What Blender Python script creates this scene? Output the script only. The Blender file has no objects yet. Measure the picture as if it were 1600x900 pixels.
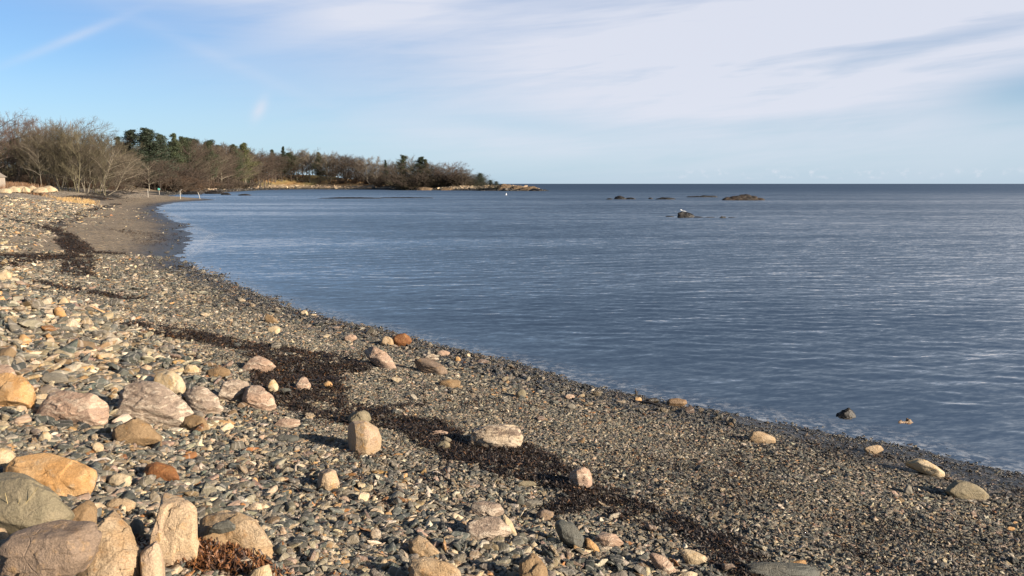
import bpy, bmesh, math, random
import numpy as np
from mathutils import Vector, Matrix, Euler

random.seed(7); rng = np.random.default_rng(7)
S = bpy.context.scene
R = math.radians

# ------------------------------------------------------------------ camera, sky, sun, exposure
F = 1232.0; PITCH = math.atan(163 / F); CZ = 3.5            # focal length in px of a 1600 px wide picture
cam_d = bpy.data.cameras.new('camera'); cam = bpy.data.objects.new('camera', cam_d)
S.collection.objects.link(cam); S.camera = cam
cam_d.sensor_width = 36; cam_d.lens = 36 * F / 1600
cam_d.clip_start = 0.05; cam_d.clip_end = 60000
cam.location = (0, 0, CZ); cam.rotation_euler = (math.pi / 2 - PITCH, 0, 0)

SUN_EL = R(19); SUN_DIR = Vector((0.86, -0.51, 0)).normalized()
SUN_AZ = math.atan2(SUN_DIR.x, SUN_DIR.y)                   # clockwise from +Y
sun_d = bpy.data.lights.new('sun', 'SUN'); sun = bpy.data.objects.new('sun', sun_d)
S.collection.objects.link(sun)
sun_d.energy = 5.0; sun_d.angle = R(0.5); sun_d.color = (1.0, 0.86, 0.69)
sv = Vector((SUN_DIR.x * math.cos(SUN_EL), SUN_DIR.y * math.cos(SUN_EL), math.sin(SUN_EL)))
sun.rotation_euler = sv.to_track_quat('Z', 'Y').to_euler()
S.view_settings.view_transform = 'Standard'; S.view_settings.look = 'None'
S.view_settings.exposure = 1.08; S.view_settings.gamma = 1

W = bpy.data.worlds.new('World'); S.world = W; W.use_nodes = True
nt = W.node_tree; nt.nodes.clear()

class NT:
    """tiny helper for node trees"""
    def __init__(s, nt): s.nt = nt
    def n(s, t, ins=None, **kw):
        nd = s.nt.nodes.new(t)
        for k, v in kw.items(): setattr(nd, k, v)
        for k, v in (ins or {}).items():
            sock = nd.inputs[k]
            if hasattr(v, 'bl_idname') and v.bl_idname.startswith('NodeSocket') or isinstance(v, bpy.types.NodeSocket):
                s.nt.links.new(v, sock)
            else: sock.default_value = v
        return nd
    def m(s, op, a, b=0.0, c=0.0, clamp=False):
        nd = s.n('ShaderNodeMath', {0: a, 1: b, 2: c}, operation=op); nd.use_clamp = clamp
        return nd.outputs[0]
    def mix(s, f, a, b, bt='MIX'):
        nd = s.n('ShaderNodeMix', data_type='RGBA', blend_type=bt)
        for k, v in ((0, f), (6, a), (7, b)):
            if isinstance(v, bpy.types.NodeSocket): s.nt.links.new(v, nd.inputs[k])
            else: nd.inputs[k].default_value = v if k == 0 else (tuple(v) + (1,))[:4]
        return nd.outputs[2]
    def step(s, x, a, b):
        nd = s.n('ShaderNodeMapRange', {0: x, 1: a, 2: b, 3: 0.0, 4: 1.0}, interpolation_type='SMOOTHSTEP'); nd.clamp = True
        return nd.outputs[0]
    def noise(s, vec, sc, det=4, rough=.55, dist=0.0, out=0):
        return s.n('ShaderNodeTexNoise', {'Vector': vec, 'Scale': sc, 'Detail': det, 'Roughness': rough, 'Distortion': dist}).outputs[out]
    def map(s, vec, scale=(1, 1, 1), rot=(0, 0, 0), loc=(0, 0, 0)):
        return s.n('ShaderNodeMapping', {0: vec, 1: loc, 2: rot, 3: scale}).outputs[0]
    def xyz(s, x, y, z=0.0): return s.n('ShaderNodeCombineXYZ', {0: x, 1: y, 2: z}).outputs[0]

g = NT(nt)
sky = g.n('ShaderNodeTexSky', sky_type='NISHITA', sun_disc=False, sun_elevation=SUN_EL, sun_rotation=SUN_AZ,
          altitude=0, air_density=1.0, dust_density=0.6, ozone_density=1.6)
tc = g.n('ShaderNodeTexCoord'); sep = g.n('ShaderNodeSeparateXYZ', {0: tc.outputs['Generated']})
az = g.m('MULTIPLY', g.m('ARCTAN2', sep.outputs[0], sep.outputs[1]), 57.2958)     # degrees right of the view axis
el = g.m('MULTIPLY', g.m('ARCSINE', sep.outputs[2]), 57.2958)
def gauss(ca, ce, wa, we, slope=0.0):
    a = g.m('DIVIDE', g.m('SUBTRACT', az, ca), wa)
    e = g.m('DIVIDE', g.m('SUBTRACT', g.m('SUBTRACT', el, ce), g.m('MULTIPLY', g.m('SUBTRACT', az, ca), slope)), we)
    q = g.m('ADD', g.m('MULTIPLY', a, a), g.m('MULTIPLY', e, e))
    return g.m('EXPONENT', g.m('MULTIPLY', q, -1.0))
p1 = g.xyz(g.m('MULTIPLY', az, .05), g.m('MULTIPLY', g.m('SUBTRACT', el, g.m('MULTIPLY', az, .16)), .32))
p2 = g.xyz(g.m('MULTIPLY', az, .035), g.m('MULTIPLY', g.m('SUBTRACT', el, g.m('MULTIPLY', az, .05)), .5), 3.3)
n1 = g.noise(p1, 1.0, 5, .55, .4); n2 = g.noise(p2, 1.6, 5, .6, .5)
veil = g.m('MULTIPLY', gauss(12, 7.5, 24, 6.5, .0), 1.1)
for args, w in (((-19, 13.5, 15, 2.6, -.08), .85), ((-6, 12.5, 13, 1.5, .3), .35), ((30, 11, 22, 4, .05), .7), ((60, 12, 40, 14, 0), .6), ((-2, 3.2, 9, 1.0, -.05), .3),
                ((-28.5, 8.8, 3.0, .30, .5), .42), ((-20, 8.3, 6, .5, -.42), .13), ((-17.4, 5.0, .5, .6, .9), .55)):
    veil = g.m('ADD', veil, g.m('MULTIPLY', gauss(*args), w))
veil = g.m('SUBTRACT', veil, g.m('MULTIPLY', gauss(28.5, 9.0, 7, .75, .13), .7))
veil = g.m('SUBTRACT', veil, g.m('MULTIPLY', gauss(33, 5.6, 5, 1.5, .1), .7))
veil = g.m('SUBTRACT', veil, g.m('MULTIPLY', gauss(2, 4.0, 6, .8, -.05), .35))
cl = g.m('ADD', g.m('MULTIPLY', n1, .9), g.m('MULTIPLY', n2, .55))
mask = g.m('MULTIPLY', veil, g.step(cl, .12, .92))
mask = g.m('MULTIPLY', g.m('MINIMUM', mask, 1.0), .92)
# low bank of distant cumulus just above the sea
p3 = g.xyz(g.m('MULTIPLY', az, 1.1), g.m('MULTIPLY', el, 1.3), 7.0)
puff = g.step(g.noise(p3, 1.3, 5, .6), .50, .75)
puff = g.m('MULTIPLY', puff, g.m('MULTIPLY', g.step(el, .25, .45), g.step(el, 1.15, .8)))
puff = g.m('MULTIPLY', puff, g.step(az, 8, 14))
haze = g.step(el, 9.0, 0.0)
skyc = g.mix(1.0, sky.outputs[0], g.mix(g.step(el, 12.0, 26.0), (0.76, 1.0, 1.34), (1.12, 1.06, 1.06)), 'MULTIPLY')
skyc = g.mix(g.m('MULTIPLY', haze, .55), skyc, (5.3, 7.6, 9.9))
col = g.mix(mask, skyc, (7.2, 7.45, 8.4))
col = g.mix(g.m('MULTIPLY', puff, .4), col, (8.0, 8.1, 8.8))
bg = g.n('ShaderNodeBackground', {'Color': col, 'Strength': 0.05})
g.n('ShaderNodeOutputWorld', {'Surface': bg.outputs[0]})

# ------------------------------------------------------------------ helpers
col_main = S.collection
def link(o, parent=None):
    col_main.objects.link(o)
    if parent is not None: o.parent = parent
    return o
def tag(o, label=None, cat=None, group=None, kind=None):
    if label: o['label'] = label
    if cat: o['category'] = cat
    if group: o['group'] = group
    if kind: o['kind'] = kind
    return o
def mesh_np(name, V, Fc, mat=None, smooth=True):
    V = np.asarray(V, np.float32); Fc = np.asarray(Fc, np.int32)
    me = bpy.data.meshes.new(name); k = Fc.shape[1]
    me.vertices.add(len(V)); me.vertices.foreach_set('co', V.ravel())
    me.loops.add(Fc.size); me.loops.foreach_set('vertex_index', Fc.ravel())
    me.polygons.add(len(Fc)); me.polygons.foreach_set('loop_start', np.arange(0, Fc.size, k, dtype=np.int32))
    me.update(calc_edges=True)
    me.polygons.foreach_set('use_smooth', np.full(len(Fc), smooth))
    if mat: me.materials.append(mat)
    me.validate(); return me
def attr(me, name, typ, data, dom='POINT'):
    a = me.attributes.new(name, typ, dom)
    key = {'FLOAT': 'value', 'INT': 'value', 'FLOAT_VECTOR': 'vector', 'FLOAT_COLOR': 'color'}[typ]
    a.data.foreach_set(key, np.asarray(data, np.int32 if typ == 'INT' else np.float32).ravel())
def hsh(ix, iy, iz, s):
    h = (ix.astype(np.int64) * 374761393 + iy.astype(np.int64) * 668265263 + iz.astype(np.int64) * 2147483647 + s * 974634777) & 0xffffffff
    h = ((h ^ (h >> 13)) * 1274126177) & 0xffffffff
    h = ((h ^ (h >> 16)) * 2246822519) & 0xffffffff
    return ((h ^ (h >> 15)) & 0xffffff) / float(0xffffff)
def vnoise(x, y, z=0.0, s=0):
    x, y, z = np.broadcast_arrays(np.asarray(x, float), np.asarray(y, float), np.asarray(z, float))
    ix, iy, iz = np.floor(x), np.floor(y), np.floor(z)
    fx, fy, fz = x - ix, y - iy, z - iz
    fx, fy, fz = [f * f * (3 - 2 * f) for f in (fx, fy, fz)]
    out = 0
    for a in (0, 1):
        for b in (0, 1):
            for c in (0, 1):
                w = (fx if a else 1 - fx) * (fy if b else 1 - fy) * (fz if c else 1 - fz)
                out = out + w * hsh(ix + a, iy + b, iz + c, s)
    return out
def fbm(x, y, z=0.0, s=0, o=4, g_=.5):
    t = 0; a = 1; n = 0
    for i in range(o):
        t = t + a * vnoise(np.asarray(x) * 2 ** i, np.asarray(y) * 2 ** i, np.asarray(z) * 2 ** i, s + i * 17); n += a; a *= g_
    return t / n
def sstep(x, a, b):
    t = np.clip((np.asarray(x, float) - a) / (b - a), 0, 1); return t * t * (3 - 2 * t)

# camera geometry: a picture point (1600x900) to a ray, and back
def ray(px, py):
    u = (px - 800) / F; v = (450 - py) / F
    return np.array([u, math.cos(PITCH) + v * math.sin(PITCH), -math.sin(PITCH) + v * math.cos(PITCH)])
def sea(px, py):
    d = ray(px, py); t = CZ / -d[2]; return (d[0] * t, d[1] * t)
def project(x, y, z):
    zc = z - CZ; f = y * math.cos(PITCH) - zc * math.sin(PITCH); up = y * math.sin(PITCH) + zc * math.cos(PITCH)
    return 800 + F * x / f, 450 - F * up / f

# ------------------------------------------------------------------ terrain: height from the distance to the waterline
shore_px = [(1600, 742), (1506, 722), (1412, 698), (1319, 684), (1225, 663), (1131, 646), (1037, 626), (944, 609), (880, 592),
            (800, 570), (720, 550), (640, 530), (560, 508), (500, 492), (440, 478), (400, 464), (360, 448), (330, 433), (302, 415),
            (290, 400), (286, 388), (290, 375), (296, 362), (285, 350), (262, 340), (250, 331), (246, 324.5), (262, 318.5), (290, 314.8),
            (338, 312.6), (318, 310.6), (290, 309), (262, 306.5), (262, 303.5), (300, 301.5), (345, 299.5), (390, 297), (430, 296), (470, 295.8),
            (560, 296.2), (640, 297), (720, 297.6), (800, 298.4), (842, 298.4)]
P = [(400., -330.), (60., -40.), (26., -9.), (13., 1.5)] + [sea(*p) for p in shore_px]
P += [(19., 395.), (10., 418.), (-25., 455.), (-60., 520.), (-120., 640.), (-260., 800.), (-700., 1500.), (-5000., 6000.), (-9000., 3000.), (-9000., -9000.), (400., -9000.)]
P = np.array(P)
def shore_dist(x, y):
    x = np.asarray(x, float).ravel(); y = np.asarray(y, float).ravel()
    best = np.full(x.shape, 1e12); inside = np.zeros(x.shape, bool)
    for i in range(len(P)):
        ax, ay = P[i]; bx, by = P[(i + 1) % len(P)]
        ex, ey = bx - ax, by - ay
        t = np.clip(((x - ax) * ex + (y - ay) * ey) / (ex * ex + ey * ey), 0, 1)
        best = np.minimum(best, (x - ax - t * ex) ** 2 + (y - ay - t * ey) ** 2)
        if ey != 0:
            c = ((ay > y) != (by > y)) & (x < ex * (y - ay) / ey + ax); inside ^= c
    return np.sqrt(best) * np.where(inside, 1, -1)
P1 = np.array([(-3000, -60), (-200, -14), (-30, -3.2), (-8, -1.0), (0, 0), (2, .20), (5, .56), (6.3, .70), (8, 1.12), (10, 1.72), (14, 2.05), (25, 2.4), (40, 2.8), (100, 3.1), (9000, 4)])
P2 = np.array([(-3000, -60), (-200, -14), (-30, -3.2), (-8, -.8), (0, 0), (3, .22), (10, .95), (17, 1.75), (24, 2.5), (30, 2.85), (45, 3.05), (100, 3.3), (9000, 5)])
P3 = np.array([(-3000, -60), (-200, -14), (-30, -3.2), (-8, -1.0), (0, 0), (4, .7), (9, 1.3), (16, 2.5), (24, 3.4), (50, 4.0), (200, 5.5), (9000, 6)])
def H(x, y, full=False):
    x = np.asarray(x, float); shp = x.shape; x = x.ravel(); y = np.asarray(y, float).ravel()
    r = np.hypot(x, y); d0 = shore_dist(x, y)
    d = d0 + (fbm(x * .8, y * .8, s=3) - .5) * np.clip(r * .03, .25, 3) + (fbm(x * .15, y * .15, s=9) - .5) * np.clip(r * .02, 0, 6)
    h1 = np.interp(d, P1[:, 0], P1[:, 1]); h2 = np.interp(d, P2[:, 0], P2[:, 1]); h3 = np.interp(d, P3[:, 0], P3[:, 1])
    w12 = sstep(r, 18, 32); w23 = sstep(r, 200, 300)
    z = (h1 * (1 - w12) + h2 * w12) * (1 - w23) + h3 * w23
    z += .72 * np.exp(-(((x + 12) / 5.) ** 2 + ((y - 14) / 3.0) ** 2))            # cobble mound on the left
    z += (fbm(x * .9, y * .9, s=21) - .5) * .16 * sstep(d, .5, 4) * (1 - sstep(r, 60, 120))
    z += (fbm(x * .25, y * .25, s=33) - .5) * .3 * sstep(d, 4, 12) * (1 - sstep(r, 150, 220)) * sstep(r, 12, 30)
    for cx, cy, rr, a in ((-165, 560, 70, 5.0), (-138, 325, 60, 2.3), (-230, 420, 110, 3.0), (-95, 600, 60, 1.5)):
        z += a * np.exp(-((x - cx) ** 2 + (y - cy) ** 2) / rr ** 2) * sstep(d, 14, 45)
    z += (fbm(x * .06, y * .06, s=5) - .5) * 1.2 * sstep(d, 20, 60) * sstep(r, 150, 260)
    # low rocky tongue out to the point
    z += 1.3 * fbm(x * .12, y * .12, s=8) * np.exp(-((x - 6) ** 2 + (y - 398) ** 2) / 22. ** 2) * sstep(d, 1, 6)
    if full: return z.reshape(shp), d.reshape(shp)
    return z.reshape(shp)
TT = np.concatenate([np.geomspace(1.0, 900, 2500)])
def hit(px, py, tmin=1.0):
    d = ray(px, py); t = TT[TT >= tmin]
    x, y, z = d[0] * t, d[1] * t, CZ + d[2] * t
    f = z - H(x, y); k = np.argmax(f < 0)
    if not (f < 0).any(): return None
    if k == 0: return np.array([x[0], y[0], z[0]])
    a = f[k - 1] / (f[k - 1] - f[k]); tt = t[k - 1] + a * (t[k] - t[k - 1])
    return np.array([d[0] * tt, d[1] * tt, CZ + d[2] * tt])

# seaweed wrack: bands on the ground
bands = [([(235, 515), (330, 530), (400, 545), (470, 556), (530, 575)], .50, 1.0), ([(440, 560), (480, 590), (470, 620)], .55, 1.0), ([(430, 570), (450, 600), (500, 640), (570, 650)], .42, 1.0),
         ([(560, 655), (660, 668), (720, 700), (800, 728), (870, 745)], .34, 1.0), ([(800, 700), (870, 745), (950, 785), (1040, 822), (1120, 850), (1160, 880)], .26, .9),
         ([(60, 442), (130, 457), (200, 468)], .35, 1.0), ([(-20, 415), (40, 402), (110, 402)], .95, 1.0), ([(105, 375), (128, 400), (118, 428)], .6, .9),
         ([(15, 343), (80, 355), (115, 375), (140, 396), (180, 396)], .55, .8), ([(75, 356), (110, 345), (140, 328), (185, 318)], .75, .8), ([(-20, 330), (40, 333), (60, 340)], 1.0, .6),
         ([(125, 308), (170, 304), (250, 304), (300, 303)], 2.6, .95), ([(150, 311), (190, 309)], 1.6, .8),
         ([(850, 675), (960, 705), (1060, 745)], .14, .45), ([(1240, 760), (1330, 860), (1380, 900)], .22, .45), ([(1050, 750), (1150, 790), (1300, 800)], .12, .4),
         ([(620, 770), (680, 790), (760, 800)], .12, .5), ([(600, 640), (660, 632), (700, 640)], .16, .6), ([(870, 800), (960, 770)], .15, .8),
         ([(150, 480), (260, 500)], .15, .5), ([(200, 372), (300, 355)], .4, .4), ([(440, 700), (500, 690)], .1, .5)]
segs_w = []
for pts, wd, st in bands:
    q = [hit(*p) for p in pts]; q = [a for a in q if a is not None]
    for a, b in zip(q[:-1], q[1:]): segs_w.append((a[0], a[1], b[0], b[1], wd, st))
def wrack(x, y):
    x = np.asarray(x, float); y = np.asarray(y, float); m = np.zeros(x.shape)
    r = np.hypot(x, y)
    sc = np.where(r < 22, 1.6, np.where(r < 80, .9, .14))
    wob = fbm(x * sc, y * sc, s=77, o=5, g_=.65)
    for ax, ay, bx, by, wd, st in segs_w:
        ex, ey = bx - ax, by - ay
        t = np.clip(((x - ax) * ex + (y - ay) * ey) / (ex * ex + ey * ey + 1e-9), 0, 1)
        q = np.hypot(x - ax - t * ex, y - ay - t * ey) / wd
        m = np.maximum(m, st * np.clip(1.7 - q, 0, 1))
    m = np.where(r > 22, m * .86, m); w2 = fbm(x * sc * 3.4, y * sc * 3.4, s=99, o=4, g_=.7)
    return np.clip((np.minimum(m, .8) * (-.1 + 1.25 * wob + 1.15 * w2) - .53) * 2.9, 0, 1)

# polar sheet of ground
A = np.concatenate([np.arange(-180, -44, 4.), np.arange(-44, 44, .15), np.arange(44, 180, 4.)]) * math.pi / 180
RR = np.concatenate([[0.3], np.geomspace(.8, 640, 640), np.geomspace(700, 32000, 26)])
ga, gr = np.meshgrid(A, RR); GX = np.sin(ga) * gr; GY = np.cos(ga) * gr
GZ, GD = H(GX, GY, True)
nR, nA = GX.shape
idx = np.arange(nR * nA).reshape(nR, nA)
i0 = idx[:-1, :]; i1 = idx[1:, :]
quads = np.stack([i0, np.roll(i0, -1, 1), np.roll(i1, -1, 1), i1], -1).reshape(-1, 4)[:, ::-1]
GW = wrack(GX, GY)
def lerp(a, b, t): return a * (1 - t[..., None]) + b * t[..., None]
def C3(*c): return np.array(c, float)
RG = np.hypot(GX, GY)
n_a = fbm(GX * .5, GY * .5, s=41); n_b = fbm(GX * .08, GY * .08, s=42); n_c = fbm(GX * 2.5, GY * 2.5, s=43)
near = 1 - sstep(RG, 22, 40); far = sstep(RG, 190, 270)
base = np.zeros(GX.shape + (3,)) + C3(.17, .15, .125)
sandm = (1 - near) * (1 - far)
c_mid = lerp(C3(.215, .165, .108) + np.zeros_like(base), C3(.33, .27, .20) + np.zeros_like(base), sstep(GD + (n_b - .5) * 5, 6, 11))
base = lerp(base, c_mid, sandm)
base = lerp(base, C3(.30, .25, .2) + np.zeros_like(base), near * sstep(GD, 5, 8) * .5)
# ground behind the beach: dry grass, then wood floor
gmask = sstep(GD + (n_b - .5) * 12, 34, 44) * (1 - far) * (1 - near)
base = lerp(base, C3(.26, .17, .085) + .1 * (n_a[..., None] - .5), gmask)
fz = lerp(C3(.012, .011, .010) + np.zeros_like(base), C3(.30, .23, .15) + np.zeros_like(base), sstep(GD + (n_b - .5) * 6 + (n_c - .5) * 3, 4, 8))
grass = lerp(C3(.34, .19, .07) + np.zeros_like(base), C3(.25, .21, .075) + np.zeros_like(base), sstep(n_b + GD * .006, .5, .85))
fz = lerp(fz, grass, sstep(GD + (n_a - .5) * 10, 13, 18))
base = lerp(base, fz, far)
wet = (1 - sstep(GD, .35, 1.7 + .03 * np.minimum(RG, 80))) * (1 - far)
base = lerp(base, C3(.05, .043, .035) + np.zeros_like(base), wet)
base = lerp(base, C3(.012, .010, .008) + np.zeros_like(base), sstep(GW, .2, .9) * .9)
peb = (1 - far) * (1 - GW * .8) * np.clip(near + sstep(GD, 7, 11) + .55, 0, 1) * (1 - gmask)

def newmat(name):
    m = bpy.data.materials.new(name); m.use_nodes = True; m.node_tree.nodes.clear(); return m, NT(m.node_tree)
def finish(g, bsdf): g.n('ShaderNodeOutputMaterial', {'Surface': bsdf.outputs[0]})

m_ground, g = newmat('ground')
geo = g.n('ShaderNodeNewGeometry').outputs['Position']
bc = g.n('ShaderNodeAttribute', attribute_name='base').outputs['Color']
pb = g.n('ShaderNodeAttribute', attribute_name='peb').outputs['Fac']
wt = g.n('ShaderNodeAttribute', attribute_name='wet').outputs['Fac']
vor = g.n('ShaderNodeTexVoronoi', {'Vector': geo, 'Scale': 22.0, 'Randomness': 1.0})
vor2 = g.n('ShaderNodeTexVoronoi', {'Vector': geo, 'Scale': 6.0, 'Randomness': 1.0})
sepc = g.n('ShaderNodeSeparateColor', {0: vor.outputs['Color']}); sepc2 = g.n('ShaderNodeSeparateColor', {0: vor2.outputs['Color']})
val = g.m('ADD', g.m('MULTIPLY', g.m('POWER', sepc.outputs[0], 1.5), 1.5), .3)
val2 = g.m('ADD', g.m('MULTIPLY', g.m('POWER', sepc2.outputs[0], 2.0), 1.6), .45)
tint = g.mix(sepc.outputs[1], (1.15, .95, .78), (.82, 1.0, 1.12))
c = g.mix(g.m('MULTIPLY', pb, .95), bc, g.mix(1.0, g.mix(1.0, bc, g.xyz(val, val, val), 'MULTIPLY'), tint, 'MULTIPLY'))
c = g.mix(g.m('MULTIPLY', pb, .8), c, g.mix(1.0, c, g.xyz(val2, val2, val2), 'MULTIPLY'))
nz = g.noise(geo, 3.0, 6, .7); nz2_ = g.noise(geo, .35, 6, .7); nzv = g.m('MULTIPLY', g.m('ADD', g.m('MULTIPLY', nz, 1.3), .35), g.m('ADD', g.m('MULTIPLY', nz2_, 1.1), .45))
c = g.mix(1.0, c, g.xyz(nzv, nzv, nzv), 'MULTIPLY')
hgt = g.m('ADD', g.m('MULTIPLY', g.m('SUBTRACT', 1.0, vor.outputs[0]), g.m('MULTIPLY', pb, .02)), g.m('MULTIPLY', g.m('SUBTRACT', 1.0, vor2.outputs[0]), g.m('MULTIPLY', pb, .05)))
hgt = g.m('ADD', hgt, g.m('MULTIPLY', g.noise(geo, 9.0, 5, .65), .03))
bp = g.n('ShaderNodeBump', {'Height': hgt, 'Distance': 1.0, 'Strength': .9})
b = g.n('ShaderNodeBsdfPrincipled', {'Base Color': c, 'Roughness': g.m('SUBTRACT', .9, g.m('MULTIPLY', wt, .5)), 'Normal': bp.outputs[0]})
finish(g, b)
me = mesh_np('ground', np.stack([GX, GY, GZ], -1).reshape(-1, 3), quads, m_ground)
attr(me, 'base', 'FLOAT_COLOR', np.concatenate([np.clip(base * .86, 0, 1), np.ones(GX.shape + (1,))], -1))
attr(me, 'peb', 'FLOAT', peb); attr(me, 'wet', 'FLOAT', wet)
ground = link(bpy.data.objects.new('ground', me)); tag(ground, kind='structure')

# ------------------------------------------------------------------ sea
m_sea, g = newmat('sea')
geo = g.n('ShaderNodeNewGeometry').outputs['Position']
dep = g.n('ShaderNodeAttribute', attribute_name='depth').outputs['Fac']
dist = g.n('ShaderNodeVectorMath', {0: geo}, operation='LENGTH').outputs['Value']
sx = g.n('ShaderNodeSeparateXYZ', {0: geo})
pos2 = g.map(geo, (1, 1, 1), (0, 0, R(-14)))
def slope(sc, rot, amp, det=3):
    c_ = g.n('ShaderNodeSeparateColor', {0: g.noise(g.map(pos2, sc, (0, 0, R(rot))), 1.0, det, .6, .4, out=1)})
    return g.m('MULTIPLY', g.m('SUBTRACT', c_.outputs[0], .5), amp), g.m('MULTIPLY', g.m('SUBTRACT', c_.outputs[1], .5), amp)
# slopes of four families of waves, ripples to swell
fars = g.step(dist, 25, 120)
W_ = [slope((1.6, 6.0, 1), 3, .62, 4), slope((5.5, 15., 1), 18, .72, 4), slope((.35, 1.5, 1), -12, .32, 2), slope((.06, .35, 1), 6, .12, 2)]
slick = g.step(g.noise(g.map(geo, (.006, .045, 1), (0, 0, R(5))), 1.0, 4, .6, .6), .40, .62)     # calm streaks and ruffled patches
slick2 = g.step(g.noise(g.map(geo, (.03, .16, 1), (0, 0, R(-8)), (9, 3, 0)), 1.0, 4, .6, .6), .38, .66)
cove = g.step(g.m('DIVIDE', sx.outputs[0], g.m('MAXIMUM', sx.outputs[1], 1.0)), .10, -.36)
amp = g.m('SUBTRACT', 1.05, g.m('MULTIPLY', slick, .22)); amp = g.m('SUBTRACT', amp, g.m('MULTIPLY', slick2, .12))
amp = g.m('MULTIPLY', amp, g.m('SUBTRACT', 1.0, g.m('MULTIPLY', cove, .42)))
amp = g.m('MULTIPLY', amp, g.m('ADD', .7, g.m('MULTIPLY', fars, .3)))         # near the beach the waves themselves are modelled
lean_ = g.m('ADD', .095, g.m('MULTIPLY', amp, .18)); lean_ = g.m('ADD', lean_, g.m('MULTIPLY', g.step(dist, 120, 600), .17))
lean_ = g.m('SUBTRACT', lean_, g.m('MULTIPLY', slick, .035))
nx = g.m('ADD', g.m('ADD', W_[0][0], W_[1][0]), g.m('ADD', W_[2][0], W_[3][0]))
ny = g.m('ADD', g.m('ADD', W_[0][1], W_[1][1]), g.m('ADD', W_[2][1], W_[3][1]))
nx = g.m('MULTIPLY', nx, g.m('MULTIPLY', amp, .7)); ny = g.m('SUBTRACT', g.m('MULTIPLY', ny, amp), lean_)      # crests lean towards the shore
gn = g.n('ShaderNodeNewGeometry').outputs['Normal']
nrm = g.n('ShaderNodeVectorMath', {0: g.n('ShaderNodeVectorMath', {0: gn, 1: g.xyz(nx, ny, 0.0)}, operation='ADD').outputs[0]}, operation='NORMALIZE')
bp = nrm
glos = g.n('ShaderNodeBsdfGlossy', {'Color': (.86, .80, .71, 1), 'Roughness': .05, 'Normal': bp.outputs[0]})
fr = g.n('ShaderNodeFresnel', {'IOR': 1.33, 'Normal': bp.outputs[0]})
deepc = g.n('ShaderNodeBsdfDiffuse', {'Color': (.011, .016, .020, 1), 'Normal': bp.outputs[0]})
trn = g.n('ShaderNodeBsdfTransparent', {'Color': (.62, .72, .70, 1)})
murk = g.step(dep, 0.0, .55)
body = g.n('ShaderNodeMixShader', {0: murk, 1: trn.outputs[0], 2: deepc.outputs[0]})
# foam lace where the ripples run up the shore
fat = g.n('ShaderNodeAttribute', attribute_name='foam').outputs['Fac']
fm = g.m('MULTIPLY', g.m('MAXIMUM', fat, g.m('MULTIPLY', g.step(dep, .14, .0), .6)), g.step(g.noise(geo, 6.0, 6, .8), .47, .62))
foam = g.n('ShaderNodeBsdfDiffuse', {'Color': (.6, .62, .64, 1)})
mx = g.n('ShaderNodeMixShader', {0: fr.outputs[0], 1: body.outputs[0], 2: glos.outputs[0]})
mx2 = g.n('ShaderNodeMixShader', {0: g.m('MULTIPLY', fm, .75), 1: mx.outputs[0], 2: foam.outputs[0]})
finish(g, mx2)
WA = np.concatenate([np.arange(-180, -42, 6.), np.arange(-42, 42, .16), np.arange(42, 180, 6.)]) * math.pi / 180
WR = np.concatenate([[2., 4.], np.geomspace(6.5, 140, 900), np.geomspace(145, 700, 90), np.geomspace(800, 32000, 22)])
wa, wr = np.meshgrid(WA, WR); wX = np.sin(wa) * wr; wY = np.cos(wa) * wr
wH, wD = H(wX, wY, True); wdep = np.clip(-wH, -1, 60); dr_ = np.gradient(WR)[:, None] * np.ones_like(wX)
wZ = np.zeros_like(wX); rw = np.random.default_rng(17)
ampz = sstep(wdep, -.02, .5) * (1 - .45 * sstep(-wX / np.maximum(wY, 1), -.1, .36)) * (.75 + .5 * fbm(wX * .12, wY * .3, s=71, o=3))
near_r = wr[:, 0] < 141
for i in range(54):
    lam = .17 * (1.5 / .17) ** rw.uniform() ; th = R(-97) + rw.normal(0, R(24)); k_ = 2 * math.pi / lam
    sl = .012 * (1.1 if .3 < lam < .8 else .85); ph = rw.uniform(0, 6.28)
    w_ = sstep(lam / (dr_[near_r]), 3.0, 6.0)
    q_ = np.sin(k_ * (wX[near_r] * math.cos(th) + wY[near_r] * math.sin(th)) + ph + 1.5 * vnoise(wX[near_r] * .25 / lam ** .5, wY[near_r] * .25 / lam ** .5, i, s=i))
    wZ[near_r] += sl / k_ * w_ * (q_ + .25 * q_ * q_ - .12)
wZ *= ampz
wi = np.arange(wX.size).reshape(wX.shape); a0 = wi[:-1]; a1 = wi[1:]
wq = np.stack([a0, np.roll(a0, -1, 1), np.roll(a1, -1, 1), a1], -1).reshape(-1, 4)[:, ::-1]
dmax = np.maximum.reduce([wdep.ravel()[wq[:, k]] for k in range(4)]); wq = wq[dmax > -.05]
used, inv = np.unique(wq, return_inverse=True)
me = mesh_np('sea', np.stack([wX.ravel()[used], wY.ravel()[used], wZ.ravel()[used]], -1), inv.reshape(-1, 4), m_sea)
attr(me, 'depth', 'FLOAT', np.clip(wdep.ravel()[used], 0, 60))
ux, uy = wX.ravel()[used], wY.ravel()[used]; fo = np.zeros(len(used)); wob_ = fbm(ux * .5, uy * .2, s=81) - .5
for pa, pb_ in (((296, 398), (312, 380)), ((312, 380), (334, 366)), ((334, 366), (318, 360)), ((318, 360), (300, 356)), ((290, 344), (268, 336))):
    ax, ay = sea(*pa); bx, by = sea(*pb_); ex, ey = bx - ax, by - ay
    t = np.clip(((ux - ax) * ex + (uy - ay) * ey) / (ex * ex + ey * ey), 0, 1)
    fo = np.maximum(fo, np.exp(-(np.hypot(ux - ax - t * ex, (uy - ay - t * ey) * .35) / .42 + wob_ * 2) ** 2))
attr(me, 'foam', 'FLOAT', np.clip(fo, 0, 1))
link(tag(bpy.data.objects.new('sea', me), kind='structure'))

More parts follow.
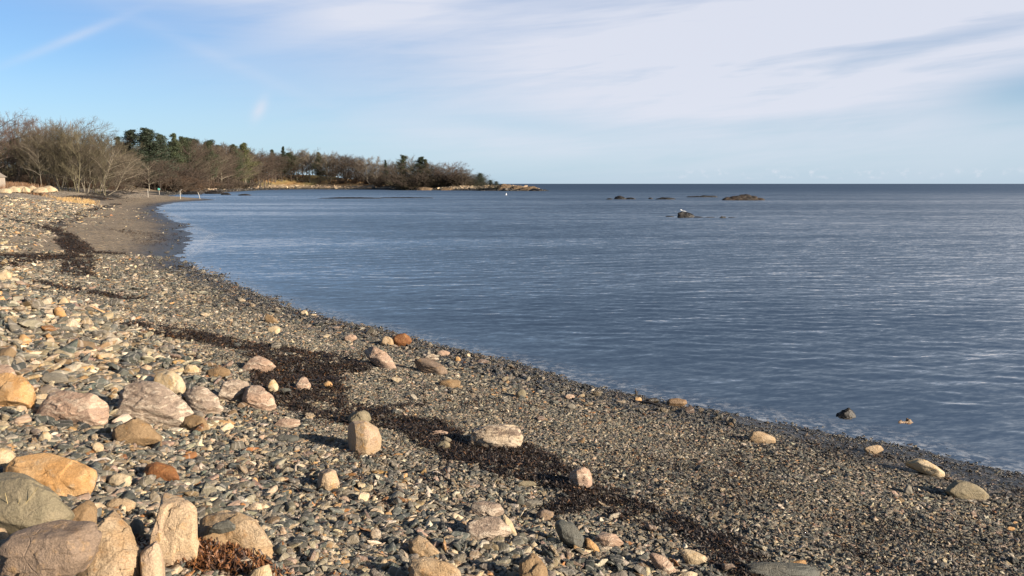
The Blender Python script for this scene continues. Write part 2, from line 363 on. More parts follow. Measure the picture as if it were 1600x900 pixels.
# ------------------------------------------------------------------ rocks
def ico(sub):
    bm = bmesh.new(); bmesh.ops.create_icosphere(bm, subdivisions=sub, radius=1)
    V = np.array([v.co[:] for v in bm.verts]); Fc = np.array([[v.index for v in f.verts] for f in bm.faces]); bm.free()
    return V / np.linalg.norm(V, axis=1)[:, None], Fc
ICO = {k: ico(k) for k in (3, 4, 5, 6)}
def planes_of(pts):
    bm = bmesh.new()
    for p in pts: bm.verts.new(p)
    res = bmesh.ops.convex_hull(bm, input=bm.verts[:])
    bm.normal_update(); N = []; Hh = []
    for f in bm.faces:
        n = np.array(f.normal[:]); c_ = np.array(f.calc_center_median()[:])
        if np.linalg.norm(n) < .5: continue
        h_ = n @ c_
        if h_ < 0: n, h_ = -n, -h_
        if h_ > 1e-3: N.append(n); Hh.append(h_)
    bm.free(); return np.array(N), np.array(Hh)
def rock_mesh(name, pts, sub=4, p=16, rough=.03, mat=None, seed=0, strata=0.0, sdir=(0.3, 0.2, 1), cuts=0, xc=(), chips=0.0):
    """a stone: the rounded solid bounded by the hull planes of pts, with broken surface"""
    pts = np.asarray(pts, float); c0 = (pts.max(0) + pts.min(0)) / 2; dm = (pts.max(0) - pts.min(0)) / 2 + 1e-6
    N, h_ = planes_of((pts - c0) / dm)
    if cuts:
        rq = np.random.default_rng(seed + 3); Q = (pts - c0) / dm
        C_ = rq.normal(size=(cuts, 3)) * [.8, .8, .6] + [0, -.55, .55]; C_ /= np.linalg.norm(C_, axis=1)[:, None]
        sup = (Q @ C_.T).max(0) * rq.uniform(.68, .9, cuts); N = np.vstack([N, C_]); h_ = np.concatenate([h_, sup])
    for nx_, ny_, nz_, fr_ in xc:
        C_ = np.array([nx_, ny_, nz_]) * dm; C_ /= np.linalg.norm(C_); N = np.vstack([N, C_[None]]); h_ = np.append(h_, (((pts - c0) / dm) @ C_).max() * fr_)
    V, Fc = ICO[sub]
    q = np.maximum(V @ N.T, 0) / h_[None]
    r = (q ** p).sum(1) ** (-1 / p)
    X = V * r[:, None]
    k = 2.2
    nz = fbm(X[:, 0] * k + seed, X[:, 1] * k, X[:, 2] * k, s=seed, o=5, g_=.55) - .5
    nz2 = np.abs(fbm(X[:, 0] * 1.3 + seed, X[:, 1] * 1.3 + 5, X[:, 2] * 1.3, s=seed + 5, o=4, g_=.6) - .5)
    X = X * (1 + rough * 2.6 * nz - rough * 2.0 * nz2)[:, None]
    if chips:
        rq = np.random.default_rng(seed + 91)
        for nc, kk_ in ((12, .26), (70, .24)):
            C_ = rq.normal(size=(nc, 3)); C_ /= np.linalg.norm(C_, axis=1)[:, None]; C_ *= np.abs(X).max() * .85
            Nn = C_ / np.linalg.norm(C_, axis=1)[:, None] + rq.normal(0, .7, (nc, 3)); Nn /= np.linalg.norm(Nn, axis=1)[:, None]
            wob3 = np.stack([fbm(X[:, 0] * 3, X[:, 1] * 3, X[:, 2] * 3, s=seed + q_ * 7) - .5 for q_ in range(3)], -1) * .16
            dd = ((X + wob3)[:, None, :] - C_[None]) ; d2 = (dd ** 2).sum(2); j_ = d2.argmin(1); rng_ = np.arange(len(X))
            cut = (dd[rng_, j_] * Nn[j_]).sum(1) * kk_ - rq.uniform(-.02, .05, nc)[j_]
            X = X - V * np.clip(cut, -.09, .14)[:, None] * chips * (1.0 if nc < 20 else .55)
    Y = X * dm
    if strata:
        sd = np.array(sdir, float); sd /= np.linalg.norm(sd); sz = dm.mean()
        t = (Y @ sd) / sz * 5 + nz * 2
        Y = Y + V * ((np.abs((t % 1) - .5) - .25) * strata * sz * (.5 + fbm(Y[:, 0] / sz, Y[:, 1] / sz, Y[:, 2] / sz, s=seed)))[:, None]
    me = mesh_np(name, Y, Fc, mat); return me, c0

def rock_mat(name, c1, c2, c3, band=0.0, speck=.5, rough=.8, scale=1.0, bandc=None, bdir=(.5, .3, 1)):
    m, g = newmat(name)
    tc = g.n('ShaderNodeTexCoord').outputs['Object']; oi = g.n('ShaderNodeObjectInfo')
    off = g.n('ShaderNodeVectorMath', {0: tc, 1: g.xyz(g.m('MULTIPLY', oi.outputs['Random'], 37.0), 0.0, 0.0)}, operation='ADD').outputs[0]
    off = g.n('ShaderNodeVectorMath', {0: off, 3: scale}, operation='SCALE').outputs[0]
    a = g.noise(off, 5.0, 6, .6, .3); b_ = g.noise(off, 14.0, 6, .65); s_ = g.noise(off, 110.0, 3, .7)
    c = g.mix(g.step(a, .38, .62), c1, c2)
    c = g.mix(g.step(b_, .52, .72), c, c3)
    if band:
        bv = g.map(off, (1.3, 1.3, 9.0), (R(70 * bdir[0]), R(80 * bdir[1]), 0))
        wv_ = g.noise(g.n('ShaderNodeVectorMath', {0: bv, 1: g.n('ShaderNodeVectorMath', {0: g.noise(off, 3.0, 3, out=1), 3: 1.6}, operation='SCALE').outputs[0]}, operation='ADD').outputs[0], 2.4, 6, .62)
        c = g.mix(g.m('MULTIPLY', g.step(wv_, .50, .60), band), c, bandc or (.62, .56, .5))
        c = g.mix(g.m('MULTIPLY', g.step(wv_, .42, .34), .45), c, (.17, .13, .11))
    sp = g.m('ADD', g.m('MULTIPLY', g.step(s_, .3, .7), speck * 1.1), 1 - speck * .55)
    c = g.mix(1.0, c, g.mix(1.0, g.xyz(sp, sp, sp), (.60, .545, .47), 'MULTIPLY'), 'MULTIPLY')
    cr = g.n('ShaderNodeTexVoronoi', {'Vector': g.n('ShaderNodeVectorMath', {0: off, 1: g.n('ShaderNodeVectorMath', {0: g.noise(off, 2.5, 2, out=1), 3: .35}, operation='SCALE').outputs[0]}, operation='ADD').outputs[0], 'Scale': 3.0}, feature='DISTANCE_TO_EDGE').outputs[0]
    crk = g.m('MAXIMUM', g.step(cr, 0.0, .010), g.step(b_, .50, .42))
    c = g.mix(g.m('MULTIPLY', g.m('SUBTRACT', 1.0, crk), .16), c, (.14, .10, .07))
    dk = g.step(g.noise(off, 2.3, 5, .6, .6), .60, .72)
    c = g.mix(g.m('MULTIPLY', dk, .55), c, g.mix(1.0, c, (.55, .45, .36), 'MULTIPLY'))
    hh = g.m('ADD', g.m('MULTIPLY', b_, .011), g.m('MULTIPLY', s_, .006)); hh = g.m('ADD', hh, g.m('MULTIPLY', crk, .003))
    hh = g.m('ADD', hh, g.m('MULTIPLY', g.noise(off, 38.0, 5, .7), .008))
    if band: hh = g.m('ADD', hh, g.m('MULTIPLY', wv_, .05))
    bp = g.n('ShaderNodeBump', {'Height': hh, 'Distance': 1.0, 'Strength': .85})
    b = g.n('ShaderNodeBsdfPrincipled', {'Base Color': c, 'Roughness': rough, 'Normal': bp.outputs[0]}); finish(g, b); return m
RM = {
 'granite': rock_mat('granite', (.50, .37, .23), (.56, .46, .34), (.42, .26, .12), speck=.55),
 'palegranite': rock_mat('pale_granite', (.62, .50, .36), (.60, .47, .37), (.60, .38, .16), speck=.45),
 'orange': rock_mat('orange_granite', (.60, .36, .15), (.66, .45, .24), (.62, .50, .36), speck=.35),
 'brown': rock_mat('brown_stone', (.30, .21, .12), (.38, .28, .17), (.40, .24, .09), speck=.4),
 'rust': rock_mat('rusty_stone', (.34, .15, .045), (.24, .10, .035), (.42, .26, .12), speck=.35),
 'greygreen': rock_mat('grey_green_rock', (.27, .25, .18), (.33, .30, .22), (.42, .36, .24), speck=.4),
 'purple': rock_mat('purplish_rock', (.30, .235, .19), (.25, .20, .17), (.44, .31, .18), speck=.5),
 'gneiss': rock_mat('banded_gneiss', (.50, .42, .36), (.41, .34, .30), (.62, .54, .46), band=.75, speck=.35, bandc=(.85, .78, .70)),
 'pinkband': rock_mat('pink_banded_rock', (.60, .44, .35), (.50, .38, .32), (.68, .55, .45), band=.6, speck=.3, bandc=(.85, .76, .66)),
 'quartz': rock_mat('white_quartz', (.72, .66, .58), (.66, .57, .46), (.45, .34, .24), band=.9, speck=.2, bandc=(.20, .15, .13)),
 'cream': rock_mat('cream_stone', (.66, .55, .38), (.72, .64, .50), (.62, .42, .18), speck=.3),
 'slate': rock_mat('slate', (.125, .14, .135), (.16, .165, .15), (.10, .11, .115), speck=.3, rough=.65),
 'grey': rock_mat('grey_stone', (.25, .25, .23), (.31, .30, .27), (.20, .20, .19), speck=.35),
 'wet': rock_mat('wet_weedy_rock', (.035, .028, .02), (.05, .04, .025), (.10, .06, .025), speck=.4, rough=.35),
 'tanwet': rock_mat('damp_tan_rock', (.30, .20, .11), (.20, .14, .09), (.38, .27, .16), speck=.4, rough=.5),
}
heroes = []   # (label noun, x, y, radius) for describing the cobbles
def outline_rock(name, label, cat, pts, mat, thick=.6, lean=.8, rough=.03, p=18, sub=None, group=None, strata=0.0, drop=.25, front=.72, base=None, jit=.06, short=None, z_up=0.0, dist=None, xc=(), nochip=1.0):
    """pts: the stone's outline as seen; it becomes a leaning solid on the ground, of its own size and depth"""
    seed = len(heroes) + 11; rr = np.random.default_rng(seed)
    pts = np.array(pts, float); w_px = np.ptp(pts[:, 0]); by = pts[:, 1].max()
    bx = pts[pts[:, 1] > by - max(2, .35 * np.ptp(pts[:, 1])), 0].mean()
    hp = hit(bx, base or by)
    if dist:
        dd = ray(bx, by); hx_ = dd[0] * dist / dd[1]; hp = np.array([hx_, dist, max(0., float(H(np.array([hx_]), np.array([float(dist)]))[0]))])
    D = hp[1]; zb = hp[2] + z_up + (.030 if w_px < 45 and D < 7 else (.015 if w_px < 45 and D < 12 else 0))
    ring = []
    for px, py in pts:
        d = ray(px, py); u = d[0] / d[1]; sl = d[2] / d[1]
        y = (D + lean * (CZ - zb)) / (1 - lean * sl) if abs(lean) > 1e-6 else D
        ring.append((u * y, y, CZ + sl * y))
    ring = np.array(ring); cen = ring.mean(0); w = np.ptp(ring[:, 0])
    T = thick * max(.25 * w, min(w, np.linalg.norm(np.ptp(ring[:, 1:], axis=0))))
    n = np.array([-cen[0] / cen[1] * .6, -1, lean]); n /= np.linalg.norm(n)
    P3_ = [*ring]
    sharp = p >= 16
    for k, (sc, off) in enumerate(((front, .5), (.8, -.6)) if sharp else ((front, .5), (.93, .18), (.8, -.6))):
        for q in ring:
            P3_.append(cen + (q - cen) * sc * (1 + rr.normal(0, jit * (2 if sharp else 1))) + n * T * off * (1 + rr.normal(0, jit * (2.5 if sharp else 1))))
    low = ring[np.argsort(ring[:, 2])[:3]] * 1.0
    for q in low: P3_.append(q - np.array([0, 0, drop * T]))
    me, c0 = rock_mesh(name, P3_, max(sub or 4, 6 if w_px > 80 else (5 if w_px > 25 else 4)), p * 3 if p >= 12 else p * 1.5, rough * .7, RM[mat], seed, strata, cuts=(9 if p >= 12 else 0), xc=xc, chips=((.8 if w_px > 75 else .6) if p >= 12 else .3) * nochip)
    o = bpy.data.objects.new(name, me); o.location = c0; link(o); tag(o, label, cat, group)
    heroes.append((short or label, c0[0], c0[1], w / 2)); return o
def ell(cx, by, w, h, k=8, sk=0.0, seed=0):
    r_ = np.random.default_rng(int(cx * 7 + by * 3) + seed); a = np.arange(k) / k * 2 * math.pi + r_.uniform(0, .5)
    return [(cx + w / 2 * math.cos(t) * r_.uniform(.86, 1.08) + sk * math.sin(t) * h, by - h / 2 + h / 2 * math.sin(t) * r_.uniform(.86, 1.08)) for t in a]
#BIGROCKS
OR = outline_rock
OR('boulder', 'upright pale granite slab with a pinkish face, rising highest of the corner boulders', 'boulder', [(246, 769), (270, 767), (303, 792), (308, 800), (309, 865), (262, 886), (226, 862), (236, 800)], 'palegranite', .55, .35, .022, 26, 6, short='the upright granite slab', xc=((-.93, -.3, .1, .80), (.1, -.9, .35, .75)))
OR('boulder', 'speckled tan granite boulder below the orange one, its peak left of a dark gap', 'boulder', [(112, 915), (132, 850), (148, 790), (156, 777), (170, 778), (184, 800), (222, 868), (228, 915), (150, 935)], 'granite', .55, .75, .045, 22, 6, base=905, xc=((.55, -.6, .5, .78), (-.5, -.7, .4, .82)), short='the speckled tan boulder')
OR('boulder', 'small rounded granite boulder leaning against the foot of the upright slab', 'boulder', [(219, 905), (216, 872), (240, 839), (251, 848), (256, 905), (245, 925), (225, 925)], 'palegranite', .7, .45, .03, 18, 5, short='the small granite boulder')
OR('boulder', 'flat-topped purplish boulder with a tan broken front in the corner', 'boulder', [(-30, 905), (-14, 866), (35, 836), (78, 816), (148, 822), (155, 838), (140, 868), (105, 890), (30, 908)], 'purple', .7, 1.5, .03, 24, 6, base=915, xc=((0, -.15, 1, .72), (.1, -1, .2, .72)), short='the flat purplish boulder')
OR('boulder', 'large smooth grey-green boulder with thin dry stems in front', 'boulder', [(-40, 740), (0, 734), (40, 742), (75, 757), (104, 778), (120, 796), (98, 822), (60, 836), (10, 826), (-40, 815)], 'greygreen', .65, .7, .02, 20, 6, short='the grey-green boulder')
OR('boulder', 'orange granite boulder with a pale patch, lying behind the grey-green boulder', 'boulder', [(6, 738), (28, 718), (55, 711), (85, 712), (112, 724), (146, 735), (151, 755), (144, 768), (110, 777), (60, 770), (25, 760)], 'orange', .6, 1.0, .022, 22, 6, short='the big orange boulder')
OR('boulder', 'pale tan boulder cut by the picture edge above the orange one', 'boulder', [(-25, 730), (-18, 697), (2, 694), (20, 706), (26, 718), (8, 732)], 'cream', .6, .8, .02, 20, 5, short='the pale edge boulder')
OR('boulder', 'brown granite boulder propping a dark stone, right of the upright slab', 'boulder', [(309, 802), (330, 794), (362, 797), (388, 812), (414, 838), (438, 862), (420, 878), (376, 872), (345, 866), (313, 838)], 'granite', .6, 1.0, .04, 20, 6, strata=.02, short='the brown granite boulder')
OR('stone', 'dark angular stone lying on top of the brown granite boulder', 'stone', [(320, 832), (338, 818), (360, 810), (367, 814), (368, 826), (345, 832)], 'slate', .5, .9, .03, 22, 4, z_up=.16, dist=4.15, short='the dark stone on the granite')
OR('boulder', 'orange-brown split rock wedged between the grey-green and speckled boulders', 'boulder', [(84, 830), (108, 800), (140, 781), (153, 790), (150, 812), (128, 826)], 'brown', .6, .8, .04, 20, 5, strata=.03, short='the wedged split rock')
OR('boulder', 'low ochre rock behind the peak of the speckled boulder', 'boulder', ell(188, 800, 50, 22), 'granite', .7, 1.1, .03, 18, 5, short='the low ochre rock')
OR('boulder', 'orange square-cut boulder with a flat brown top at the left edge', 'boulder', [(-30, 634), (-30, 596), (8, 586), (38, 590), (58, 606), (55, 617), (42, 635), (0, 636)], 'orange', .8, .8, .018, 30, 5, short='the square orange boulder')
OR('boulder', 'pale pink rock behind the square orange boulder', 'boulder', [(-20, 592), (-18, 571), (12, 570), (28, 584), (22, 594)], 'pinkband', .7, .8, .02, 20, 5, short='the pale pink rock')
OR('stone', 'flat pale grey stone right of the pale pink rock', 'stone', [(57, 594), (66, 583), (98, 583), (107, 592), (76, 599)], 'grey', .6, 1.2, .02, 20, 4, short='the flat pale grey stone')
OR('rock_ledge', 'low pinkish cracked ledge right of the square orange boulder', 'rock ledge', [(46, 648), (62, 617), (98, 614), (140, 624), (168, 636), (173, 655), (158, 663), (110, 655), (68, 656)], 'pinkband', .7, 1.3, .035, 16, 5, strata=.05, short='the pinkish ledge')
OR('stone', 'brick-shaped dark grey stone in front of the pinkish ledge', 'stone', [(110, 647), (140, 648), (142, 661), (110, 659)], 'slate', .8, .7, .01, 30, 4, short='the brick-shaped stone')
OR('rock_ledge', 'big grey banded ledge sloping down to the right, largest of the mid-beach ledges', 'rock ledge', [(166, 642), (186, 612), (222, 590), (238, 594), (262, 622), (298, 640), (306, 652), (290, 664), (250, 657), (212, 652), (175, 656)], 'gneiss', .55, 1.1, .045, 16, 6, strata=.06, short='the big banded ledge')
OR('boulder', 'cream and ochre quartz boulder resting against the big banded ledge', 'boulder', [(236, 598), (243, 578), (262, 577), (284, 590), (291, 602), (284, 614), (268, 618), (250, 610)], 'cream', .75, .7, .03, 14, 5, short='the cream quartz boulder')
OR('rock_ledge', 'wedge-shaped pinkish ledge right of the cream quartz boulder', 'rock ledge', [(284, 614), (296, 606), (324, 606), (338, 620), (352, 640), (332, 650), (302, 642)], 'gneiss', .6, 1.1, .04, 16, 5, strata=.06, short='the wedge ledge')
OR('rock_ledge', 'layered brown ledge standing between the wedge ledge and the weed', 'rock ledge', [(338, 622), (346, 600), (366, 592), (392, 598), (388, 612), (368, 628)], 'gneiss', .6, .9, .05, 14, 5, strata=.1, short='the layered brown ledge')
OR('boulder', 'banded tan rock at the edge of the seaweed, right of the layered ledge', 'boulder', [(374, 618), (386, 602), (402, 600), (424, 618), (434, 633), (412, 639), (384, 633)], 'pinkband', .6, .9, .04, 16, 5, strata=.07, short='the banded tan rock')
OR('boulder', 'brown peaked boulder with a sharp crest below the big banded ledge', 'boulder', [(166, 690), (172, 672), (200, 652), (210, 650), (230, 664), (252, 680), (253, 694), (212, 696)], 'brown', .7, .5, .022, 26, 5, short='the brown peaked boulder', xc=((-.8, -.6, .1, .7), (.3, -.7, .6, .7)))
OR('stone', 'domed rust-brown stone just below the wedge ledge', 'stone', [(281, 667), (290, 651), (306, 646), (320, 655), (326, 668), (305, 676)], 'brown', .7, .8, .02, 18, 4, short='the domed brown stone')
OR('stone', 'flat orange splinter right of the domed brown stone', 'stone', ell(346, 668, 36, 12), 'orange', .6, 1.2, .02, 20, 4, short='the flat orange splinter')
OR('boulder', 'pinkish white rock alone in the black seaweed', 'boulder', [(376, 578), (384, 564), (402, 555), (420, 560), (433, 573), (414, 579), (392, 582)], 'pinkband', .65, .8, .03, 20, 5, short='the pinkish white rock')
OR('stone', 'rough tan stone above the wedge ledge', 'stone', ell(342, 592, 42, 20), 'brown', .7, .8, .04, 16, 4, short='the rough tan stone')
OR('stone', 'block of cream stone above the cream quartz boulder', 'stone', ell(298, 587, 32, 18), 'cream', .7, .7, .02, 20, 4, short='the block of cream stone')
OR('stone', 'egg-shaped white stone on the seaweed edge', 'stone', [(417, 607), (421, 594), (428, 592), (436, 603), (434, 613), (423, 613)], 'cream', .8, .5, .01, 12, 4, short='the egg-shaped white stone')
OR('stone', 'bluish flat stone at the foot of the egg-shaped white one', 'stone', ell(444, 617, 24, 11), 'slate', .6, 1.0, .02, 20, 4, short='the bluish flat stone')
OR('stone', 'tan lumpy stone half sunk in the seaweed', 'stone', ell(474, 611, 28, 22), 'pinkband', .7, .7, .04, 16, 4, short='the tan lumpy stone')
OR('stone', 'small pink stone right of the tan lumpy one', 'stone', ell(512, 607, 18, 12), 'orange', .8, .7, .02, 16, 4, short='the small pink stone')
OR('boulder', 'split tan boulder with a flat shaded left face standing in the weed', 'boulder', [(531, 686), (531, 668), (544, 658), (572, 656), (590, 667), (602, 688), (594, 700), (560, 708), (540, 699)], 'palegranite', .85, .35, .018, 30, 6, short='the split tan boulder', xc=((-.90, -.43, .06, .46), (.75, -.6, .3, .80)), nochip=.35)
OR('boulder', 'dull pointed rock behind the split tan boulder', 'boulder', [(541, 656), (548, 645), (562, 638), (576, 645), (581, 658), (570, 666), (548, 666)], 'greygreen', .7, .5, .02, 24, 4, short='the dull pointed rock')
OR('boulder', 'white quartz boulder streaked with dark veins', 'boulder', [(736, 692), (738, 672), (756, 664), (772, 662), (792, 660), (814, 670), (820, 686), (806, 702), (770, 700), (750, 697)], 'quartz', .75, .5, .045, 14, 5, strata=.03, short='the white quartz boulder')
OR('stone', 'pink grooved stone upright in the weed, right of the white quartz boulder', 'stone', [(888, 758), (890, 738), (908, 728), (922, 730), (930, 752), (918, 763), (900, 763)], 'pinkband', .8, .4, .03, 18, 5, strata=.05, short='the pink grooved stone')
OR('stone', 'square tan stone below and left of the split tan boulder', 'stone', [(492, 758), (498, 736), (514, 729), (525, 733), (531, 752), (512, 765)], 'palegranite', .8, .4, .02, 26, 4, short='the square tan stone')
OR('stone', 'deep orange rust stone behind the upright slab', 'stone', [(221, 742), (228, 726), (250, 720), (268, 727), (282, 749), (250, 752)], 'rust', .7, .7, .02, 22, 4, short='the deep orange rust stone')
OR('stone', 'cream flat-faced stone left of the deep orange rust stone', 'stone', [(167, 755), (172, 744), (190, 739), (207, 744), (204, 757), (184, 761)], 'cream', .7, .8, .02, 22, 4, short='the cream flat-faced stone')
OR('stone', 'pale square stone under the pinkish ledge', 'stone', ell(69, 693, 22, 20), 'cream', .8, .5, .02, 26, 4, short='the pale square stone')
OR('stone', 'yellowish stone left of the brown peaked boulder', 'stone', ell(153, 708, 20, 18), 'cream', .8, .6, .02, 20, 4, short='the yellowish stone')
OR('stone', 'white and purple lump by the brown granite boulder', 'stone', [(358, 886), (364, 872), (384, 869), (402, 881), (396, 892), (372, 894)], 'quartz', .8, .6, .03, 14, 5, short='the white and purple lump')
OR('stone', 'bright cream stone cut by the bottom edge, below the brown granite boulder', 'stone', [(382, 906), (398, 890), (420, 881), (428, 905), (410, 918)], 'cream', .7, .7, .01, 26, 5, short='the bright cream stone')
OR('stone', 'tan angular stone with a dark left side, upper of a touching pair', 'stone', [(640, 866), (638, 842), (654, 835), (674, 848), (688, 864), (672, 873)], 'granite', .8, .6, .02, 24, 5, short='the upper tan stone')
OR('boulder', 'broad tan rock cut by the bottom edge, lower of a touching pair', 'boulder', [(636, 905), (640, 874), (668, 870), (702, 880), (722, 896), (716, 915), (660, 922)], 'granite', .7, .8, .025, 22, 5, short='the lower tan rock')
OR('stone', 'purple ribbed stone, upper of two stacked together', 'stone', [(734, 806), (738, 784), (758, 782), (782, 787), (789, 797), (770, 808)], 'gneiss', .7, .6, .03, 20, 5, strata=.05, short='the upper ribbed stone')
OR('stone', 'arched grey ribbed rock, lower of two stacked together', 'stone', [(728, 836), (732, 814), (752, 808), (778, 808), (798, 826), (800, 834), (760, 836), (742, 844)], 'gneiss', .7, .8, .03, 18, 5, strata=.04, short='the arched ribbed rock')
OR('stone', 'narrow cream and orange wedge touching the arched ribbed rock', 'stone', [(778, 806), (788, 804), (800, 818), (809, 836), (796, 837), (788, 820)], 'cream', .9, .7, .02, 22, 4, short='the cream and orange wedge')
OR('stone', 'brown pyramid stone cut by the bottom edge', 'stone', [(806, 905), (810, 872), (832, 862), (846, 872), (860, 905), (835, 920)], 'brown', .7, .6, .02, 28, 5, short='the brown pyramid stone')
OR('stone', 'large dark green-grey slate slab lying aslant among the cobbles', 'stone', [(862, 818), (876, 812), (894, 816), (908, 834), (916, 852), (904, 858), (882, 846)], 'slate', .5, .9, .015, 24, 5, short='the large slate slab')
OR('stone', 'narrow orange stone beside the lower end of the slate slab', 'stone', [(912, 838), (920, 842), (938, 858), (930, 862), (916, 856)], 'orange', .8, .9, .02, 20, 4, short='the narrow orange stone')
OR('stone', 'pale ribbed fan-shaped stone right of the slate slab', 'stone', [(929, 846), (934, 834), (946, 829), (960, 833), (974, 848), (962, 854), (942, 854)], 'pinkband', .6, .8, .02, 20, 5, short='the pale fan-shaped stone')
OR('stone', 'creamy rough stone near the weed, highest of three on the lower right', 'stone', [(1058, 862), (1066, 856), (1088, 861), (1102, 870), (1108, 882), (1092, 882), (1070, 876)], 'cream', .6, .9, .03, 20, 5, short='the creamy rough stone')
OR('stone', 'long pink stone sloping down to the bottom edge', 'stone', [(1012, 866), (1022, 862), (1042, 874), (1058, 892), (1042, 896), (1026, 886)], 'pinkband', .6, .9, .02, 22, 5, short='the long pink stone')
OR('stone', 'rounded cream stone cut by the bottom edge, under the long pink one', 'stone', ell(1076, 906, 30, 16), 'cream', .8, .7, .02, 16, 4, short='the rounded cream stone')
OR('stone', 'small white blocky stone left of the long dark slab', 'stone', ell(1138, 892, 24, 14), 'quartz', .8, .6, .02, 22, 4, short='the white blocky stone')
OR('stone', 'long dark slab half in shadow along the bottom edge', 'stone', [(1166, 882), (1200, 876), (1250, 880), (1284, 892), (1280, 905), (1200, 905), (1170, 895)], 'slate', .7, .9, .02, 18, 5, short='the long dark slab')
OR('stone', 'orange stone lying on the long dark slab', 'stone', [(1234, 880), (1248, 874), (1258, 876), (1264, 886), (1244, 887)], 'orange', .7, .7, .02, 22, 4, z_up=.06, short='the orange stone on the slab')
OR('stone', 'round white disc-like stone among dark pebbles', 'stone', [(576, 834), (580, 825), (588, 823), (596, 829), (597, 838), (588, 844), (579, 842)], 'quartz', .7, .5, .004, 8, 4, short='the round white stone')
OR('stone', 'small orange pebble above the round white stone', 'stone', ell(607, 808, 14, 9), 'orange', .7, .6, .01, 10, 4, short='the small orange pebble')
OR('stone', 'flat grey-green stone at the lower edge of the weed', 'stone', ell(823, 760, 32, 9), 'greygreen', .5, 1.3, .01, 18, 4, short='the flat grey-green stone')
OR('stone', 'upright dark shard right of the stacked ribbed stones', 'stone', [(806, 786), (812, 770), (818, 776), (820, 790)], 'slate', .8, .3, .01, 26, 4, short='the upright dark shard')
OR('stone', 'flat slate piece beside the upright dark shard', 'stone', ell(834, 793, 32, 13), 'grey', .5, 1.3, .01, 22, 4, short='the flat slate piece')
OR('stone', 'purplish lump between the slate slab and the ribbed stones', 'stone', ell(852, 814, 30, 20), 'purple', .7, .8, .03, 16, 4, short='the purplish lump')
OR('stone', 'grey-pink flat rock right of the seaweed clump and left of the split boulder', 'stone', ell(450, 668, 46, 15), 'pinkband', .6, .9, .03, 18, 4, short='the grey-pink flat rock')
OR('stone', 'blue-grey flat stone below the grey-pink flat rock', 'stone', ell(447, 692, 44, 15), 'slate', .5, 1.2, .015, 20, 4, short='the blue-grey flat stone')
OR('stone', 'small rock with a dark side on the weed between the two big boulders', 'stone', ell(692, 703, 24, 15), 'greygreen', .8, .6, .02, 20, 4, short='the small dull rock')
OR('stone', 'flat buff stone on the weed left of the white quartz boulder', 'stone', ell(686, 682, 32, 10), 'pinkband', .5, 1.2, .02, 18, 4, short='the flat buff stone')
OR('stone', 'small tan block at the left edge under the grey-green boulder', 'stone', [(-14, 848), (-10, 826), (4, 824), (14, 838), (8, 852)], 'granite', .7, .6, .02, 24, 5, short='the small tan block')
OR('stone', 'small pink cube between the grey-green and purplish boulders', 'stone', ell(26, 846, 16, 12), 'pinkband', .8, .5, .02, 26, 4, short='the small pink cube')
OR('stone', 'dark slate piece down in the gap left of the upright slab', 'stone', [(196, 838), (204, 812), (220, 806), (226, 828), (214, 846)], 'slate', .6, .5, .02, 24, 4, short='the slate in the gap')
OR('stone', 'ochre fragment under the front of the purplish boulder', 'stone', ell(88, 902, 34, 16), 'orange', .7, .6, .03, 20, 4, short='the ochre fragment')
OR('boulder', 'rust-stained low boulder touching the right foot of the upright slab', 'boulder', [(306, 838), (316, 822), (340, 820), (356, 838), (352, 862), (326, 866)], 'brown', .7, .7, .03, 22, 5, short='the rust-stained low boulder')
# towards the waterline
OR('rock_ledge', 'pinkish grey ledge with a white rounded end, near the water', 'rock ledge', [(566, 548), (580, 543), (606, 556), (622, 570), (620, 578), (600, 572), (580, 562)], 'pinkband', .6, 1.0, .04, 14, 4, strata=.05, short='the ledge with a white end')
OR('rock_ledge', 'long brown ledge lying flat towards the water', 'rock ledge', [(640, 562), (664, 560), (690, 572), (704, 585), (690, 586), (660, 574)], 'purple', .6, 1.2, .05, 14, 4, strata=.06, short='the long brown ledge')
OR('rock_ledge', 'low tan ledge below the long brown one', 'rock ledge', ell(702, 606, 38, 14), 'brown', .6, 1.2, .05, 14, 4, short='the low tan ledge')
OR('boulder', 'rounded rust-red weedy boulder at the waterline', 'boulder', ell(627, 541, 38, 21), 'rust', .8, .5, .04, 10, 4, short='the rust-red boulder')
OR('stone', 'tan triangular stone touching the rust-red boulder', 'stone', [(594, 536), (602, 524), (613, 530), (616, 540), (604, 542)], 'granite', .7, .6, .02, 18, 4, short='the tan triangular stone')
OR('stone', 'rounded tan-pink stone near the water above the weed', 'stone', ell(546, 534, 24, 13), 'pinkband', .8, .6, .02, 12, 4, short='the rounded tan-pink stone')
OR('stone', 'bright orange stone near the waterline', 'stone', ell(715, 566, 11, 9), 'orange', .8, .6, .02, 16, 3, short='the bright orange stone')
OR('stone', 'small pale yellow stone right of the bright orange one', 'stone', ell(731, 561, 9, 9), 'cream', .8, .6, .02, 16, 3, short='the pale yellow stone')
OR('stone', 'white pointed stone left of the bright orange one', 'stone', [(662, 560), (668, 553), (678, 553), (688, 563), (672, 565)], 'quartz', .7, .6, .02, 18, 4, short='the white pointed stone')
OR('stone', 'pinkish loaf stone behind the white pointed one', 'stone', ell(692, 557, 24, 10), 'pinkband', .7, .6, .02, 14, 4, short='the pinkish loaf stone')
OR('stone', 'cream stone by the water with a dark gap beneath', 'stone', ell(475, 494, 13, 10), 'cream', .8, .5, .02, 16, 4, short='the cream stone by the water')
OR('stone', 'brown triangular stone leaning near the water', 'stone', [(412, 502), (416, 489), (428, 496), (436, 504), (424, 506)], 'brown', .7, .5, .02, 24, 4, short='the brown triangular stone')
OR('stone', 'cream two-lobed stone on the grey shingle', 'stone', ell(428, 522, 24, 14), 'cream', .7, .7, .03, 14, 4, short='the two-lobed stone')
